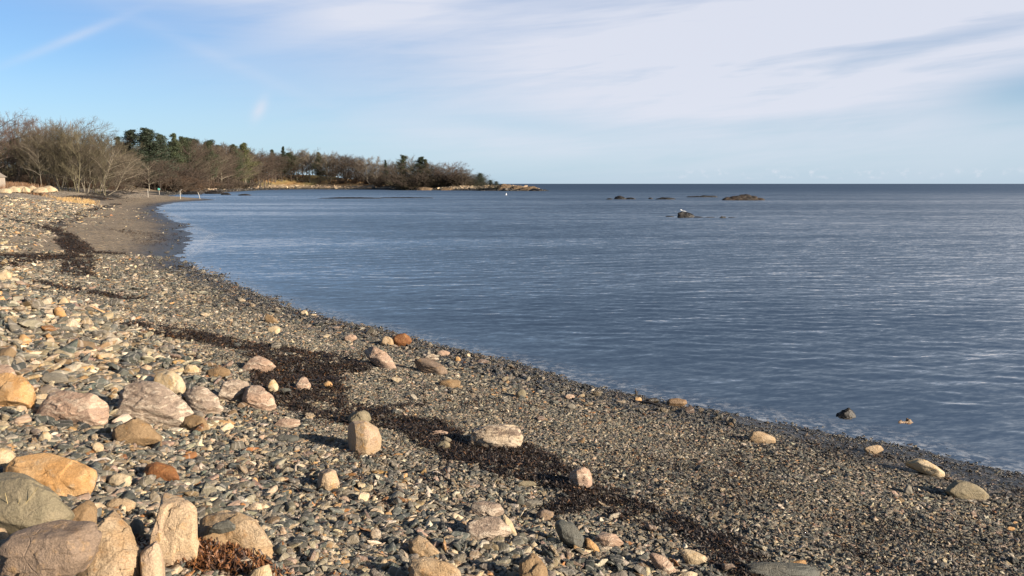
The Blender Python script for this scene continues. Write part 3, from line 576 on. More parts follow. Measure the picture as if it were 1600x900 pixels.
OR('stone', 'pale stone sticking out of the water near the left shore', 'stone', ell(460, 461, 9, 5), 'grey', .8, .5, .02, 12, 3, short='the pale stone in the water')
OR('stone', 'round grey-green boulder with a long shadow on fine shingle', 'stone', ell(815, 623, 21, 17), 'greygreen', .9, .4, .01, 6, 4, short='the round grey-green boulder')
OR('stone', 'pink rounded stone on the fine shingle near the water', 'stone', ell(890, 625, 20, 10), 'pinkband', .8, .6, .01, 10, 4, short='the pink rounded stone')
OR('stone', 'pale grey rounded stone below the pink rounded one', 'stone', ell(892, 641, 17, 11), 'grey', .8, .6, .01, 10, 4, short='the pale grey rounded stone')
OR('stone', 'yellow-brown stone at the waterline under the upright stick', 'stone', ell(997, 629, 13, 9), 'orange', .8, .5, .02, 14, 3, short='the yellow-brown stone')
OR('stone', 'dark and tan humped rock at the waterline, right of the stick', 'stone', ell(1058, 634, 38, 12), 'tanwet', .7, .6, .03, 12, 4, short='the humped waterline rock')
OR('stone', 'black wet rock left of the humped waterline rock', 'stone', ell(1020, 630, 22, 9), 'wet', .8, .5, .03, 10, 4, short='the black wet rock')
OR('stone', 'tan two-humped stone on damp sand', 'stone', [(1168, 686), (1174, 674), (1190, 673), (1208, 680), (1214, 690), (1196, 692), (1178, 690)], 'granite', .7, .6, .03, 12, 4, short='the tan two-humped stone')
OR('stone', 'tan loaf-shaped stone at the edge of the damp sand', 'stone', ell(1366, 708, 36, 13), 'granite', .7, .7, .02, 12, 4, short='the tan loaf-shaped stone')
OR('stone', 'long cream stone pointing down the shingle on the right', 'stone', [(1412, 722), (1430, 716), (1452, 724), (1476, 738), (1482, 746), (1460, 740), (1434, 730)], 'cream', .7, 1.0, .02, 14, 4, short='the long cream stone')
OR('boulder', 'grey pointed boulder with a sunlit right slope, largest on the right', 'boulder', [(1476, 768), (1492, 747), (1500, 747), (1530, 762), (1552, 778), (1520, 780), (1490, 774)], 'greygreen', .7, .6, .015, 26, 5, short='the grey pointed boulder')
OR('stone', 'small tan stone on the shingle at the right edge', 'stone', ell(1578, 830, 16, 8), 'orange', .7, .8, .02, 14, 3, short='the small tan stone')
OR('stone', 'grey wedge standing on the shingle below the long cream stone', 'stone', [(1412, 770), (1417, 756), (1424, 762), (1426, 772)], 'grey', .8, .4, .02, 24, 3, short='the grey wedge')
# on the mound at the left
OR('stone', 'pointed cream stone, peak of the left cobble mound', 'stone', [(86, 478), (94, 466), (102, 464), (110, 477), (98, 480)], 'cream', .8, .5, .02, 22, 4, short='the pointed cream stone')
OR('stone', 'tilted orange-cream stone under the pointed cream one', 'stone', [(86, 494), (84, 482), (96, 479), (104, 492), (98, 497)], 'orange', .8, .5, .02, 22, 4, short='the tilted orange-cream stone')
OR('stone', 'orange block low on the left cobble mound', 'stone', ell(38, 540, 30, 18), 'orange', .8, .6, .02, 22, 4, short='the orange block')
OR('stone', 'narrow orange stone right of the orange block', 'stone', [(68, 522), (76, 520), (86, 532), (80, 536)], 'orange', .8, .5, .02, 22, 4, short='the narrow orange stone of the mound')
OR('stone', 'pale boulder at the top left of the cobble mound', 'stone', ell(6, 440, 30, 18), 'cream', .8, .5, .02, 18, 4, short='the pale mound boulder')

# ------------------------------------------------------------------ pebbles and cobbles
PAL = np.array([(.080, .093, .095), (.128, .145, .145), (.20, .195, .18), (.28, .265, .23), (.36, .33, .28), (.46, .38, .28), (.58, .50, .38), (.52, .34, .17), (.44, .22, .09), (.68, .64, .57), (.40, .30, .26), (.30, .22, .14)])
PN = ['dark slate', 'slate grey', 'mid grey', 'light grey', 'pale grey', 'tan', 'cream', 'orange', 'rusty', 'white', 'pinkish', 'brown']
m_peb, g = newmat('pebble')
at = g.n('ShaderNodeAttribute', attribute_type='INSTANCER', attribute_name='col')
tc = g.n('ShaderNodeTexCoord').outputs['Object']
rv = g.n('ShaderNodeObjectInfo').outputs['Random']
off = g.n('ShaderNodeVectorMath', {0: tc, 1: g.xyz(g.m('MULTIPLY', rv, 61.0), 0.0, 0.0)}, operation='ADD').outputs[0]
n_ = g.noise(off, 2.2, 5, .65, .4); v_ = g.m('ADD', g.m('MULTIPLY', n_, 1.1), .45)
c = g.mix(1.0, at.outputs['Color'], g.xyz(v_, v_, g.m('MULTIPLY', v_, .97)), 'MULTIPLY')
ve = g.n('ShaderNodeTexWave', {'Vector': off, 'Scale': .8, 'Distortion': 5.0, 'Detail': 3.0}).outputs['Fac']
c = g.mix(g.m('MULTIPLY', g.step(ve, .88, .97), .25), c, (.55, .5, .44))
bp = g.n('ShaderNodeBump', {'Height': g.noise(off, 7.0, 5, .7), 'Distance': .12, 'Strength': .5})
b = g.n('ShaderNodeBsdfPrincipled', {'Base Color': c, 'Roughness': g.m('SUBTRACT', .8, g.m('MULTIPLY', at.outputs['Alpha'], .55)), 'Normal': bp.outputs[0]}); finish(g, b)
m_cob, g = newmat('cobble')
oi = g.n('ShaderNodeObjectInfo'); tc = g.n('ShaderNodeTexCoord').outputs['Object']
off = g.n('ShaderNodeVectorMath', {0: tc, 1: g.xyz(g.m('MULTIPLY', oi.outputs['Random'], 61.0), 0.0, 0.0)}, operation='ADD').outputs[0]
n_ = g.noise(off, 1.6, 6, .65, .4); v_ = g.m('ADD', g.m('MULTIPLY', n_, .9), .55)
sp = g.noise(off, 22.0, 3, .7); v2 = g.m('ADD', g.m('MULTIPLY', sp, .5), .75)
c = g.mix(1.0, oi.outputs['Color'], g.xyz(v_, v_, g.m('MULTIPLY', v_, .96)), 'MULTIPLY')
c = g.mix(1.0, c, g.xyz(v2, v2, v2), 'MULTIPLY')
wv = g.n('ShaderNodeTexWave', {'Vector': off, 'Scale': .9, 'Distortion': 7.0, 'Detail': 4.0}).outputs['Fac']
c = g.mix(g.m('MULTIPLY', g.step(wv, .82, .95), .3), c, (.6, .54, .47))
bp = g.n('ShaderNodeBump', {'Height': g.m('ADD', g.noise(off, 5.0, 6, .7), g.m('MULTIPLY', sp, .2)), 'Distance': .12, 'Strength': .7})
b = g.n('ShaderNodeBsdfPrincipled', {'Base Color': c, 'Roughness': .8, 'Normal': bp.outputs[0]}); finish(g, b)

def proto_pts(rr, ang):
    k = rr.integers(7, 13); v = rr.normal(size=(k, 3)); v /= np.linalg.norm(v, axis=1)[:, None]
    v *= rr.uniform(.75, 1.05, (k, 1))
    return v * np.array([1, rr.uniform(.6, .85), rr.uniform(.22, .5) if ang else rr.uniform(.4, .7)])
protos_col = bpy.data.collections.new('pebble_shapes')
cob_mesh = []
for i in range(20):
    rr = np.random.default_rng(500 + i)
    pts = proto_pts(rr, i % 3 != 0)
    me, _ = rock_mesh('pebble_shape', pts, 3, (40 if i % 4 else 9), .02, m_peb, i)
    Vv = np.array([v.co[:] for v in me.vertices]); Vv /= np.abs(Vv[:, :2]).max() * 2      # longest axis = 1
    # thin the sphere for pebbles
    o = bpy.data.objects.new('pebble_shape_%02d' % i, me)
    me.vertices.foreach_set('co', Vv.astype(np.float32).ravel()); protos_col.objects.link(o)
for i in range(28):
    rr = np.random.default_rng(900 + i)
    me, _ = rock_mesh('cobble_shape', proto_pts(rr, i % 4 != 0), 4, (44 if i % 4 else 10), .03, m_cob, 40 + i, strata=.03 if i % 5 == 0 else 0, chips=.7 if i % 4 else 0)
    Vv = np.array([v.co[:] for v in me.vertices]); Vv /= np.abs(Vv[:, :2]).max() * 2
    me.vertices.foreach_set('co', Vv.astype(np.float32).ravel()); me.update(); cob_mesh.append(me)

def zone(x, y, z, d, r):
    """median stone size (m) by the place on the beach"""
    s = np.where(d > 6.4, .046, .026)
    s = s * (1 - sstep(d, 5.2, 7.2)) + .046 * sstep(d, 5.2, 7.2) if False else (.0215 + .0265 * sstep(d + (fbm(x, y, s=66) - .5) * 1.2, 5.6, 7.0)) * (.7 + .6 * fbm(x * .9, y * .9, s=67))
    px, py = project(x, y, z)
    wl = sstep(x, -1.5, -6.5) * sstep(y, 6, 9.5) * sstep(d, 4.6, 6.2)          # coarse cobbles of the mound
    s = s + .07 * wl
    edge = np.exp(-((d - .9) / .9) ** 2) * sstep(x, 4, -1)                     # coarse band along the left waterline
    s = s + .035 * edge
    s = np.maximum(s, np.minimum(r, 32) * .0021 + np.maximum(r - 32, 0) * .0011)
    return s, wl
def scatter(n, rmin, rmax, amin=-42, amax=42):
    a = rng.uniform(R(amin), R(amax), n); r = np.sqrt(rng.uniform(rmin ** 2, rmax ** 2, n))
    return np.sin(a) * r, np.cos(a) * r, r
pts_x = []; 
for rmin, rmax, n in ((1.8, 6.5, 240000), (6.5, 12, 600000), (12, 20, 560000), (20, 42, 420000), (42, 120, 500000)):
    x, y, r = scatter(n, rmin, rmax)
    z, d = H(x, y, True)
    s, wl = zone(x, y, z, d, r)
    size = s * np.exp(rng.normal(0, .52, n)); size = np.clip(size, s * .45, s * 3.0)
    # area density of the throw, and the share kept for full cover
    area = math.radians(84) / 2 * (rmax ** 2 - rmin ** 2); dens = n / area
    want = 2.5 / (s ** 2 * .75)
    keep = rng.uniform(size=n) < want / dens
    wm = wrack(x, y)
    keep &= rng.uniform(size=n) > wm * .82
    keep &= (d > -.9)
    if rmin < 20:
        for hx, hy, hr in zip([h[1] for h in heroes], [h[2] for h in heroes], [h[3] for h in heroes]):
            if hy < rmax + 2: keep &= ((x - hx) ** 2 + ((y - hy) * 1.15) ** 2 > (hr * .88) ** 2)
    sand = sstep(r + (fbm(x * .4, y * .4, s=14) - .5) * 22, 24, 40) * sstep(d + (fbm(x * .3, y * .3, s=4) - .5) * 5, 9.5, 6)
    keep &= ~((r > 42) & ((d > 32) | (rng.uniform(size=n) < .45)))      # bare sand further along the beach
    sand = np.maximum(sand, .97 * sstep(x + (fbm(x * 1.5, y * 1.5, s=15) - .5) * 3, 2.2, 4) * np.exp(-((d - .5 + (fbm(x * 2, y * 2, s=16) - .5) * 1.2) / .95) ** 4))
    keep &= rng.uniform(size=n) > sand * .97
    x, y, z, d, r, size, wl = [q[keep] for q in (x, y, z, d, r, size, wl)]
    pts_x.append((x, y, z, d, r, size, wl))
X, Y_, Z, D_, R_, SZ, WL = [np.concatenate(q) for q in zip(*pts_x)]
N_ = len(X); print('pebbles', N_)
warm = sstep(D_, 5.2, 7.5) * .5 + WL * .9
pw = np.array([.18, .17, .15, .11, .10, .08, .05, .012, .010, .09, .04, .04]); pw2 = np.array([.11, .14, .14, .11, .11, .11, .11, .035, .015, .07, .04, .045])
cdf1 = np.cumsum(pw / pw.sum()); cdf2 = np.cumsum(pw2 / pw2.sum()); u = rng.uniform(size=N_)
k1 = np.searchsorted(cdf1, u); k2 = np.searchsorted(cdf2, u); kk = np.where(rng.uniform(size=N_) < np.clip(warm, 0, 1), k2, k1).clip(0, 11)
colr = PAL[kk] * np.array([.74, .675, .58]) * rng.uniform(.5, 1.35, (N_, 1)) * (1 + rng.normal(0, .03, (N_, 3)))
wetp = 1 - sstep(D_ + rng.normal(0, .2, N_), .5, 1.9)
colr = colr * (.86 + .14 * sstep(D_ + rng.normal(0, .4, N_), 4.5, 7.5))[:, None]
colr = colr * (1 - .68 * wetp[:, None])
Zp = Z + SZ * rng.uniform(-.05, .22, N_)
rot = np.stack([rng.normal(0, .30, N_), rng.normal(0, .30, N_), rng.uniform(0, 6.283, N_)], -1)
scl = np.stack([SZ * rng.uniform(1.0, 1.5, N_), SZ * rng.uniform(.7, 1.1, N_), SZ * rng.uniform(.5, 1.15, N_)], -1)

def gn_points(name, co, attrs, coll, mat):
    me = bpy.data.meshes.new(name); me.vertices.add(len(co)); me.vertices.foreach_set('co', co.astype(np.float32).ravel())
    for k, t, v in attrs: attr(me, k, t, v)
    o = link(bpy.data.objects.new(name, me))
    ng = bpy.data.node_groups.new(name + '_nodes', 'GeometryNodeTree')
    ng.interface.new_socket('Geometry', in_out='INPUT', socket_type='NodeSocketGeometry'); ng.interface.new_socket('Geometry', in_out='OUTPUT', socket_type='NodeSocketGeometry')
    N = ng.nodes; L = ng.links
    gi = N.new('NodeGroupInput'); go = N.new('NodeGroupOutput'); ip = N.new('GeometryNodeInstanceOnPoints')
    ci = N.new('GeometryNodeCollectionInfo'); ci.inputs['Collection'].default_value = coll
    ci.inputs['Separate Children'].default_value = True; ci.inputs['Reset Children'].default_value = True
    def na(nm, t):
        a = N.new('GeometryNodeInputNamedAttribute'); a.data_type = t; a.inputs['Name'].default_value = nm; return a.outputs[0]
    L.new(gi.outputs[0], ip.inputs['Points']); L.new(ci.outputs[0], ip.inputs['Instance']); ip.inputs['Pick Instance'].default_value = True
    L.new(na('idx', 'INT'), ip.inputs['Instance Index'])
    e2r = N.new('FunctionNodeEulerToRotation'); L.new(na('rot', 'FLOAT_VECTOR'), e2r.inputs[0]); L.new(e2r.outputs[0], ip.inputs['Rotation'])
    L.new(na('scl', 'FLOAT_VECTOR'), ip.inputs['Scale']); L.new(ip.outputs[0], go.inputs[0])
    md = o.modifiers.new('scatter', 'NODES'); md.node_group = ng
    if mat: me.materials.append(mat)
    return o
o = gn_points('pebbles', np.stack([X, Y_, Zp], -1), (('rot', 'FLOAT_VECTOR', rot), ('scl', 'FLOAT_VECTOR', scl), ('idx', 'INT', rng.integers(0, 20, N_)),
    ('col', 'FLOAT_COLOR', np.concatenate([np.clip(colr, .01, .9), wetp[:, None]], -1))), protos_col, m_peb)
tag(o, 'grey, tan and white pebbles covering the whole beach', 'pebbles', kind='stuff')

#COBBLES
# the largest loose cobbles: each one an object
cobs = []
tries = 0
HX = np.array([h[1] for h in heroes]); HY = np.array([h[2] for h in heroes]); HR = np.array([h[3] for h in heroes])
rc = np.random.default_rng(77)
used_labels = set(); cob_pos = []
def try_cobble(px, py, size):
    h_ = hit(px, py)
    if h_ is None: return
    x, y, z = h_
    if (np.hypot(HX - x, HY - y) < HR * .9 + size * .45).any(): return
    for (a, b_, s_) in cob_pos:
        if math.hypot(a - x, b_ - y) < (s_ + size) * .42: return
    if wrack(np.array([x]), np.array([y]))[0] > .5 and rc.uniform() < .8: return
    return x, y, z
specs = []
for _ in range(60): specs.append((rc.uniform(0, 240), rc.uniform(435, 580), rc.uniform(.14, .30), 1))
for _ in range(90): specs.append((rc.uniform(0, 640), rc.uniform(640, 895), rc.uniform(.09, .17), .6))
for _ in range(60): specs.append((rc.uniform(420, 1150), rc.uniform(760, 895), rc.uniform(.08, .15), .4))
for _ in range(50): specs.append((rc.uniform(240, 640), rc.uniform(470, 600), rc.uniform(.13, .26), .6))
for _ in range(40): specs.append((rc.uniform(560, 1000), rc.uniform(560, 700), rc.uniform(.09, .16), .4))
for _ in range(24): specs.append((rc.uniform(900, 1600), rc.uniform(680, 890), rc.uniform(.06, .11), .4))
SPX = np.array([p for p in shore_px if p[1] > 400][::-1], float)
for _ in range(120):
    px = rc.uniform(300, 1150); specs.append((px, np.interp(px, SPX[:, 0], SPX[:, 1]) + rc.uniform(2, 20), rc.uniform(.09, .24) * (1.15 if px < 800 else .8), .5))
for px, py, sz_, wm_ in specs:
    # keep to dry land
    q = try_cobble(px, py, sz_)
    if q is None: continue
    x, y, z = q
    dd = H(np.array([x]), np.array([y]), True)[1][0]
    if dd < .12: continue
    cob_pos.append((x, y, sz_))
    k = int(np.searchsorted(cdf2 if rc.uniform() < wm_ else cdf1, rc.uniform())); k = min(k, 11)
    mi = rc.integers(0, len(cob_mesh)); o = bpy.data.objects.new('cobble', cob_mesh[mi])
    flat = rc.uniform(.55, 1.25)
    o.location = (x, y, z + sz_ * .17 * flat + .008); o.rotation_euler = (rc.normal(0, .28), rc.normal(0, .28), rc.uniform(0, 6.28)); o.scale = (sz_, sz_ * rc.uniform(.75, 1.1), sz_ * flat)
    cc = PAL[k] * np.array([.66, .60, .52]) * rc.uniform(.85, 1.15) * (.42 if dd < 1.3 and rc.uniform() < .75 else 1); o.color = (*cc, 1)
    link(o)
    j = int(np.argmin(np.hypot(HX - x, HY - y) - HR)); dx, dy = x - HX[j], y - HY[j]
    hx, hy = project(HX[j], HY[j], H(np.array([HX[j]]), np.array([HY[j]]))[0]); ox, oy = project(x, y, z)
    rel = ('left of' if ox < hx else 'right of') if abs(ox - hx) > 1.5 * abs(oy - hy) else ('behind' if oy < hy else 'in front of')
    gap = math.hypot(dx, dy) - HR[j]
    shape = 'flat' if flat < .75 else ('chunky' if flat > 1.05 else '')
    cand = ['%s cobble %s %s' % (PN[k], rel, heroes[j][0]), '%s %s cobble %s %s' % (shape or 'low', PN[k], rel, heroes[j][0]),
            '%s %s cobble %s %s' % ('large' if sz_ > .15 else 'small', PN[k], rel, heroes[j][0]),
            '%s %s cobble %s %s' % (PN[k], shape or 'low', 'close by, ' + rel if gap < .35 else 'well ' + rel, heroes[j][0])]
    cand += [c_ + e_ for c_ in cand[:1] for e_ in (', the nearer one', ', the farther one')]
    lab = next((c_ for c_ in cand if c_ not in used_labels), None)
    if lab is None: lab = '%s cobble among other stones %s %s' % (PN[k], rel, heroes[j][0])
    used_labels.add(lab)
    tag(o, lab, 'cobble', 'loose cobbles lying on the beach')
print('cobbles', len(cob_pos), 'heroes', len(heroes))

# ------------------------------------------------------------------ seaweed
def ribbons(name, x, y, z, L, wd, hgt, col, mat, rr):
    n = len(x); a = rr.uniform(0, 6.283, n); K = 4
    V = np.zeros((n, K, 2, 3)); dx, dy = np.cos(a), np.sin(a)
    curl = rr.normal(0, 1.2, n); lift = rr.uniform(-.3, 1.0, n)
    for k in range(K):
        t = k / (K - 1) - .5; aa = a + curl * t
        cx = x + np.cos(aa) * t * L; cy = y + np.sin(aa) * t * L; cz = z + hgt * (lift * (t + .5) + rr.uniform(0, .7, n))
        for s in (0, 1):
            w = wd * (s - .5) * (1 - .5 * abs(t) * 1.6)
            V[:, k, s, 0] = cx - np.sin(aa) * w; V[:, k, s, 1] = cy + np.cos(aa) * w; V[:, k, s, 2] = cz + w * rr.normal(0, .9, n)
    V = V.reshape(-1, 3); b0 = np.arange(n)[:, None] * (K * 2) + np.arange(K - 1)[None] * 2; b0 = b0.ravel()
    Fc = np.stack([b0, b0 + 2, b0 + 3, b0 + 1], -1)
    me = mesh_np(name, V, Fc, mat, False)
    attr(me, 'col', 'FLOAT_COLOR', np.repeat(np.concatenate([col, np.ones((n, 1))], 1), K * 2, 0)); return me
m_weed, g = newmat('seaweed')
b = g.n('ShaderNodeBsdfPrincipled', {'Base Color': g.n('ShaderNodeAttribute', attribute_name='col').outputs['Color'], 'Roughness': .55}); finish(g, b)
wx = []; 
for rmin, rmax, n, L_ in ((2.5, 9, 240000, .055), (9, 20, 260000, .085), (20, 60, 420000, .13), (60, 230, 200000, .38)):
    x, y, r = scatter(n, rmin, rmax, -40, 40); fl = fbm(x * 1.1 / (1 + r * .03), y * 1.1 / (1 + r * .03), s=123, o=4)
    m_ = (wrack(x, y) > rng.uniform(.08, 1.1, n)) | (rng.uniform(size=n) < .11 * sstep(fl, .52, .72))
    x, y, r = x[m_], y[m_], r[m_]; z, d = H(x, y, True); m_ = d > .3; x, y, z, r = x[m_], y[m_], z[m_], r[m_]
    wx.append((x, y, z, np.full(len(x), L_) * rng.uniform(.5, 1.6, len(x))))
x, y, z, L_ = [np.concatenate(q) for q in zip(*wx)]; n = len(x); print('weed', n)
cw = np.array([(.015, .010, .007), (.026, .015, .008), (.045, .022, .010), (.11, .05, .017)])[rng.choice(4, n, p=[.5, .33, .14, .03])] * rng.uniform(.7, 1.3, (n, 1))
o = link(bpy.data.objects.new('seaweed', ribbons('seaweed', x, y, z, L_, L_ * .16, np.minimum(L_ * .4 + .012, .08), cw, m_weed, rng)))
tag(o, 'black-brown dried seaweed washed up in bands along the beach', 'seaweed', kind='stuff')
hp = hit(345, 880); n = 2600
x = hp[0] - .03 + rng.normal(0, .13, n); y = hp[1] - .02 + rng.normal(0, .08, n); z = H(x, y)
cw = np.array([(.10, .04, .015), (.16, .065, .022), (.04, .02, .012), (.26, .12, .04)])[rng.choice(4, n, p=[.35, .25, .3, .1])]
o = link(bpy.data.objects.new('seaweed', ribbons('seaweed', x, y, z + .02, np.full(n, .055), np.full(n, .012), np.full(n, .05), cw, m_weed, rng)))
tag(o, 'rust-orange crisp seaweed heaped at the foot of the granite boulders', 'seaweed', kind='stuff')

# dry stems in front of the grey-green boulder
def tube_mesh(name, segs, sides, mat, smooth=True):
    p0 = np.array([s[0] for s in segs], float); p1 = np.array([s[1] for s in segs], float)
    r0 = np.array([s[2] for s in segs]); r1 = np.array([s[3] for s in segs])
    ax = p1 - p0; ax /= np.linalg.norm(ax, axis=1)[:, None] + 1e-9
    ref = np.where(np.abs(ax[:, 2:3]) > .9, np.array([[1., 0, 0]]), np.array([[0, 0, 1.]]))
    u = np.cross(ax, ref); u /= np.linalg.norm(u, axis=1)[:, None] + 1e-9; v = np.cross(ax, u)
    V = np.zeros((len(segs), 2, sides, 3))
    for k in range(sides):
        a = 2 * math.pi * k / sides; dr = u * math.cos(a) + v * math.sin(a)
        V[:, 0, k] = p0 + dr * r0[:, None]; V[:, 1, k] = p1 + dr * r1[:, None]
    b0 = np.arange(len(segs)) * sides * 2; Fc = []
    for k in range(sides):
        k2 = (k + 1) % sides; Fc.append(np.stack([b0 + k, b0 + k2, b0 + sides + k2, b0 + sides + k], -1))
    return mesh_np(name, V.reshape(-1, 3), np.concatenate(Fc), mat, smooth)
def simple_mat(name, c, rough=.8, nz=.35, sc=8.0, objcol=False, metallic=0.0):
    m, g = newmat(name); tc = g.n('ShaderNodeTexCoord').outputs['Object']
    n_ = g.noise(tc, sc, 4, .6); v_ = g.m('ADD', g.m('MULTIPLY', n_, nz * 2), 1 - nz)
    cc = g.n('ShaderNodeObjectInfo').outputs['Color'] if objcol else (*c, 1)
    c_ = g.mix(1.0, cc if objcol else c, g.xyz(v_, v_, v_), 'MULTIPLY')
    b = g.n('ShaderNodeBsdfPrincipled', {'Base Color': c_, 'Roughness': rough, 'Metallic': metallic}); finish(g, b); return m
m_stem = simple_mat('dry_stem', (.42, .33, .16))
root = hit(14, 832); segs = []
for tx, ty in ((32, 778), (60, 760), (84, 812), (24, 800), (48, 796), (8, 770)):
    dd = ray(tx, ty); yy = root[1] - .05; tip = np.array([dd[0] / dd[1] * yy, yy, CZ + dd[2] / dd[1] * yy]); mid = (root + tip) / 2 + np.array([.01, 0, .03])
    segs += [(root, mid, .003, .0024), (mid, tip, .0024, .0012)]
o = link(bpy.data.objects.new('dry_grass', tube_mesh('dry_grass', segs, 4, m_stem))); tag(o, 'few thin dry straw stems in front of the grey-green boulder', 'grass')

# driftwood stick at the waterline
m_dw = simple_mat('dark_wood', (.04, .032, .028))
h0 = hit(995, 619); segs = [(h0 - [0, 0, .05], h0 + [-.01, 0, .07], .02, .015), (h0 + [-.01, 0, .07], h0 + [-.03, .0, .13], .015, .004), (h0 + [-.01, 0, .06], h0 + [.035, .0, .09], .012, .003), (h0 + [0, 0, .01], h0 + [.1, .02, .0], .016, .008)]
o = link(bpy.data.objects.new('driftwood_stick', tube_mesh('driftwood_stick', segs, 7, m_dw))); tag(o, 'small black forked stick standing up at the waterline', 'stick')
a = hit(985, 628); b_ = hit(1042, 640)
a = a + [0, 0, .015]; b_ = b_ + [0, 0, .02]; mid = (a + b_) / 2 + [0.02, .03, .025]
o = link(bpy.data.objects.new('driftwood_branch', tube_mesh('driftwood_branch', [(a, mid, .012, .02), (mid, b_, .02, .008)], 7, m_dw))); tag(o, 'thin dark branch lying on shingle just above the water', 'branch')

# ------------------------------------------------------------------ rocks out in the bay
def sea_rock(label, x0, x1, top, base, mat='wet', depth=1.0, seed=1, k=7, cat='rock', skew=1.0, rough=.11, group=None):
    yb = base; d = ray((x0 + x1) / 2, yb); dist = d[1] * CZ / -d[2]
    sc = dist / F; w = (x1 - x0) * sc; h_ = (yb - top) * sc * 1.35; r_ = np.random.default_rng(seed)
    cx = ((x0 + x1) / 2 - 800) / F * dist; pts = []
    dp = min(w * .45, 3.5) * depth
    for i in range(k + 1):
        t = i / k; prof = math.sin(math.pi * min(max(t, .06), .96) ** skew) ** .6
        for j in (-.5, -.2, .2, .5):
            pts.append((cx - w / 2 + t * w, dist + dp * 2 * (j + .5) + r_.uniform(-.1, .1) * w * .1, -.3))
        pts.append((cx - w / 2 + t * w, dist + dp * .7, h_ * prof * r_.uniform(.4, 1.05)))
        pts.append((cx - w / 2 + t * w, dist + dp * 1.3, h_ * prof * r_.uniform(.6, 1.0)))
    me, c0 = rock_mesh('sea_rock', pts, 5, 30, rough, RM[mat], seed, .05, chips=1.6)
    o = bpy.data.objects.new('sea_rock', me); o.location = c0; link(o); tag(o, label, cat, group); return (cx, dist, h_)
def lumps(name, label, spec, mat, cat='rock', sub=4, chips=1.6):
    """one rock made of several fused humps: (x0, x1, top, base) in the picture, standing at the water or ground distance of its base"""
    VV = []; FF = []; n0 = 0; org = None
    for i, (x0, x1, top, base, dist) in enumerate(spec):
        d = ray((x0 + x1) / 2, base); dist = dist or d[1] * CZ / -d[2]; sc = dist / F; w = (x1 - x0) * sc; h_ = (base - top) * sc
        zb = CZ + ray(800, base)[2] / ray(800, base)[1] * dist
        cx = ((x0 + x1) / 2 - 800) * sc; r_ = np.random.default_rng(int(x0 * 3 + top * 7)); pts = []; dp = min(w * .5, 4)
        for k in range(7):
            t = k / 6
            for yy in (0, 1): pts.append((cx - w / 2 + t * w, dist + dp * yy * 1.2, zb - .35))
            pts.append((cx - w / 2 + t * w, dist + dp * r_.uniform(.2, .9), zb + h_ * math.sin(math.pi * (.07 + .86 * t)) ** .8 * r_.uniform(.6, 1.08)))
        me, c0 = rock_mesh('tmp', pts, sub, 40, .12, None, 300 + i + int(x0), .05, chips=chips)
        V = np.zeros(len(me.vertices) * 3, np.float32); me.vertices.foreach_get('co', V); V = V.reshape(-1, 3) + c0
        if org is None: org = np.array([cx, dist, zb])
        VV.append(V - org); FF.append(ICO[sub][1] + n0); n0 += len(V)
    o = bpy.data.objects.new(name, mesh_np(name, np.concatenate(VV), np.concatenate(FF), RM[mat])); o.location = org; link(o); tag(o, label, cat); return o
RM['seabrown'] = rock_mat('sea_ledge_brown', (.014, .011, .009), (.042, .025, .014), (.010, .009, .008), speck=.4, scale=.18)
RM['seablack'] = rock_mat('sea_ledge_black', (.008, .007, .007), (.012, .010, .009), (.018, .014, .010), speck=.3, scale=.25, rough=.6)
lumps('sea_rock', 'large humped brown rock island out in the bay', [(1128, 1152, 307.5, 313, None), (1138, 1166, 305.2, 313, None), (1148, 1178, 304, 313, None), (1160, 1186, 305.8, 313, None), (1174, 1195, 309, 313, None)], 'seabrown')
lumps('sea_rock', 'long flat black reef left of the large rock island', [(1072, 1098, 306, 308.2, None), (1092, 1108, 305, 308.2, None), (1100, 1121, 305.2, 308.2, None)], 'seablack')
sea_rock('black blocky rock, tallest of the small reef on the left', 959, 977, 307.3, 311.5, 'seablack', .8, 5)
sea_rock('low black rock touching the right of the blocky rock', 976, 992, 309, 311.5, 'seablack', .8, 6)
sea_rock('tiny black rock at the far left of the small reef', 947, 956, 310, 311.8, 'seablack', .8, 7)
sea_rock('small black rock between the two parts of the reef', 1012, 1019, 309, 311, 'seablack', .8, 8)
sea_rock('low black rock with two humps left of the long flat reef', 1026, 1055, 309.3, 311.7, 'seablack', .6, 9)
gx, gy, gh = sea_rock('wedge-shaped dark rock with a gull standing on it', 1060, 1084, 332.5, 340, 'seablack', .6, 10, skew=.55)
lumps('sea_rock', 'barely awash dark ledge trailing right of the gull rock', [(1080, 1102, 338.2, 340, None), (1098, 1118, 338.9, 340.2, None), (1136, 1152, 339.4, 340.4, None)], 'seablack')
sea_rock('low awash lump at the right of the trailing ledge', 1123, 1134, 338.6, 340.8, 'seablack', .4, 12)
sea_rock('thin awash ledge left of the gull rock', 1040, 1053, 337.6, 338.8, 'seablack', .3, 13)
sea_rock('thin dark bar of weed and rock across the mid bay, left half', 500, 590, 308.6, 310.3, 'seablack', .3, 14, 11)
sea_rock('thin dark bar of weed and rock across the mid bay, right half', 588, 680, 308.4, 309.8, 'seablack', .3, 15, 11)
sea_rock('black weedy ledge in the cove behind the sand spit', 322, 350, 298.6, 303, 'seablack', .5, 16)
sea_rock('second black ledge in the cove, right of the first', 347, 362, 301.5, 304.5, 'seablack', .5, 17)
sea_rock('third and lowest black ledge in the cove', 374, 393, 303.3, 305.5, 'seablack', .4, 18)
sea_rock('black ledge nearest the cove beach', 286, 316, 300, 304, 'seablack', .5, 19)

sea_rock('black weed-covered rock just awash right of centre', 1328, 1357, 643, 654, 'seablack', .9, 20, cat='rock')
sea_rock('low tan stone breaking the water near the right shore', 1424, 1452, 656.5, 662, 'tanwet', .5, 21, cat='stone')
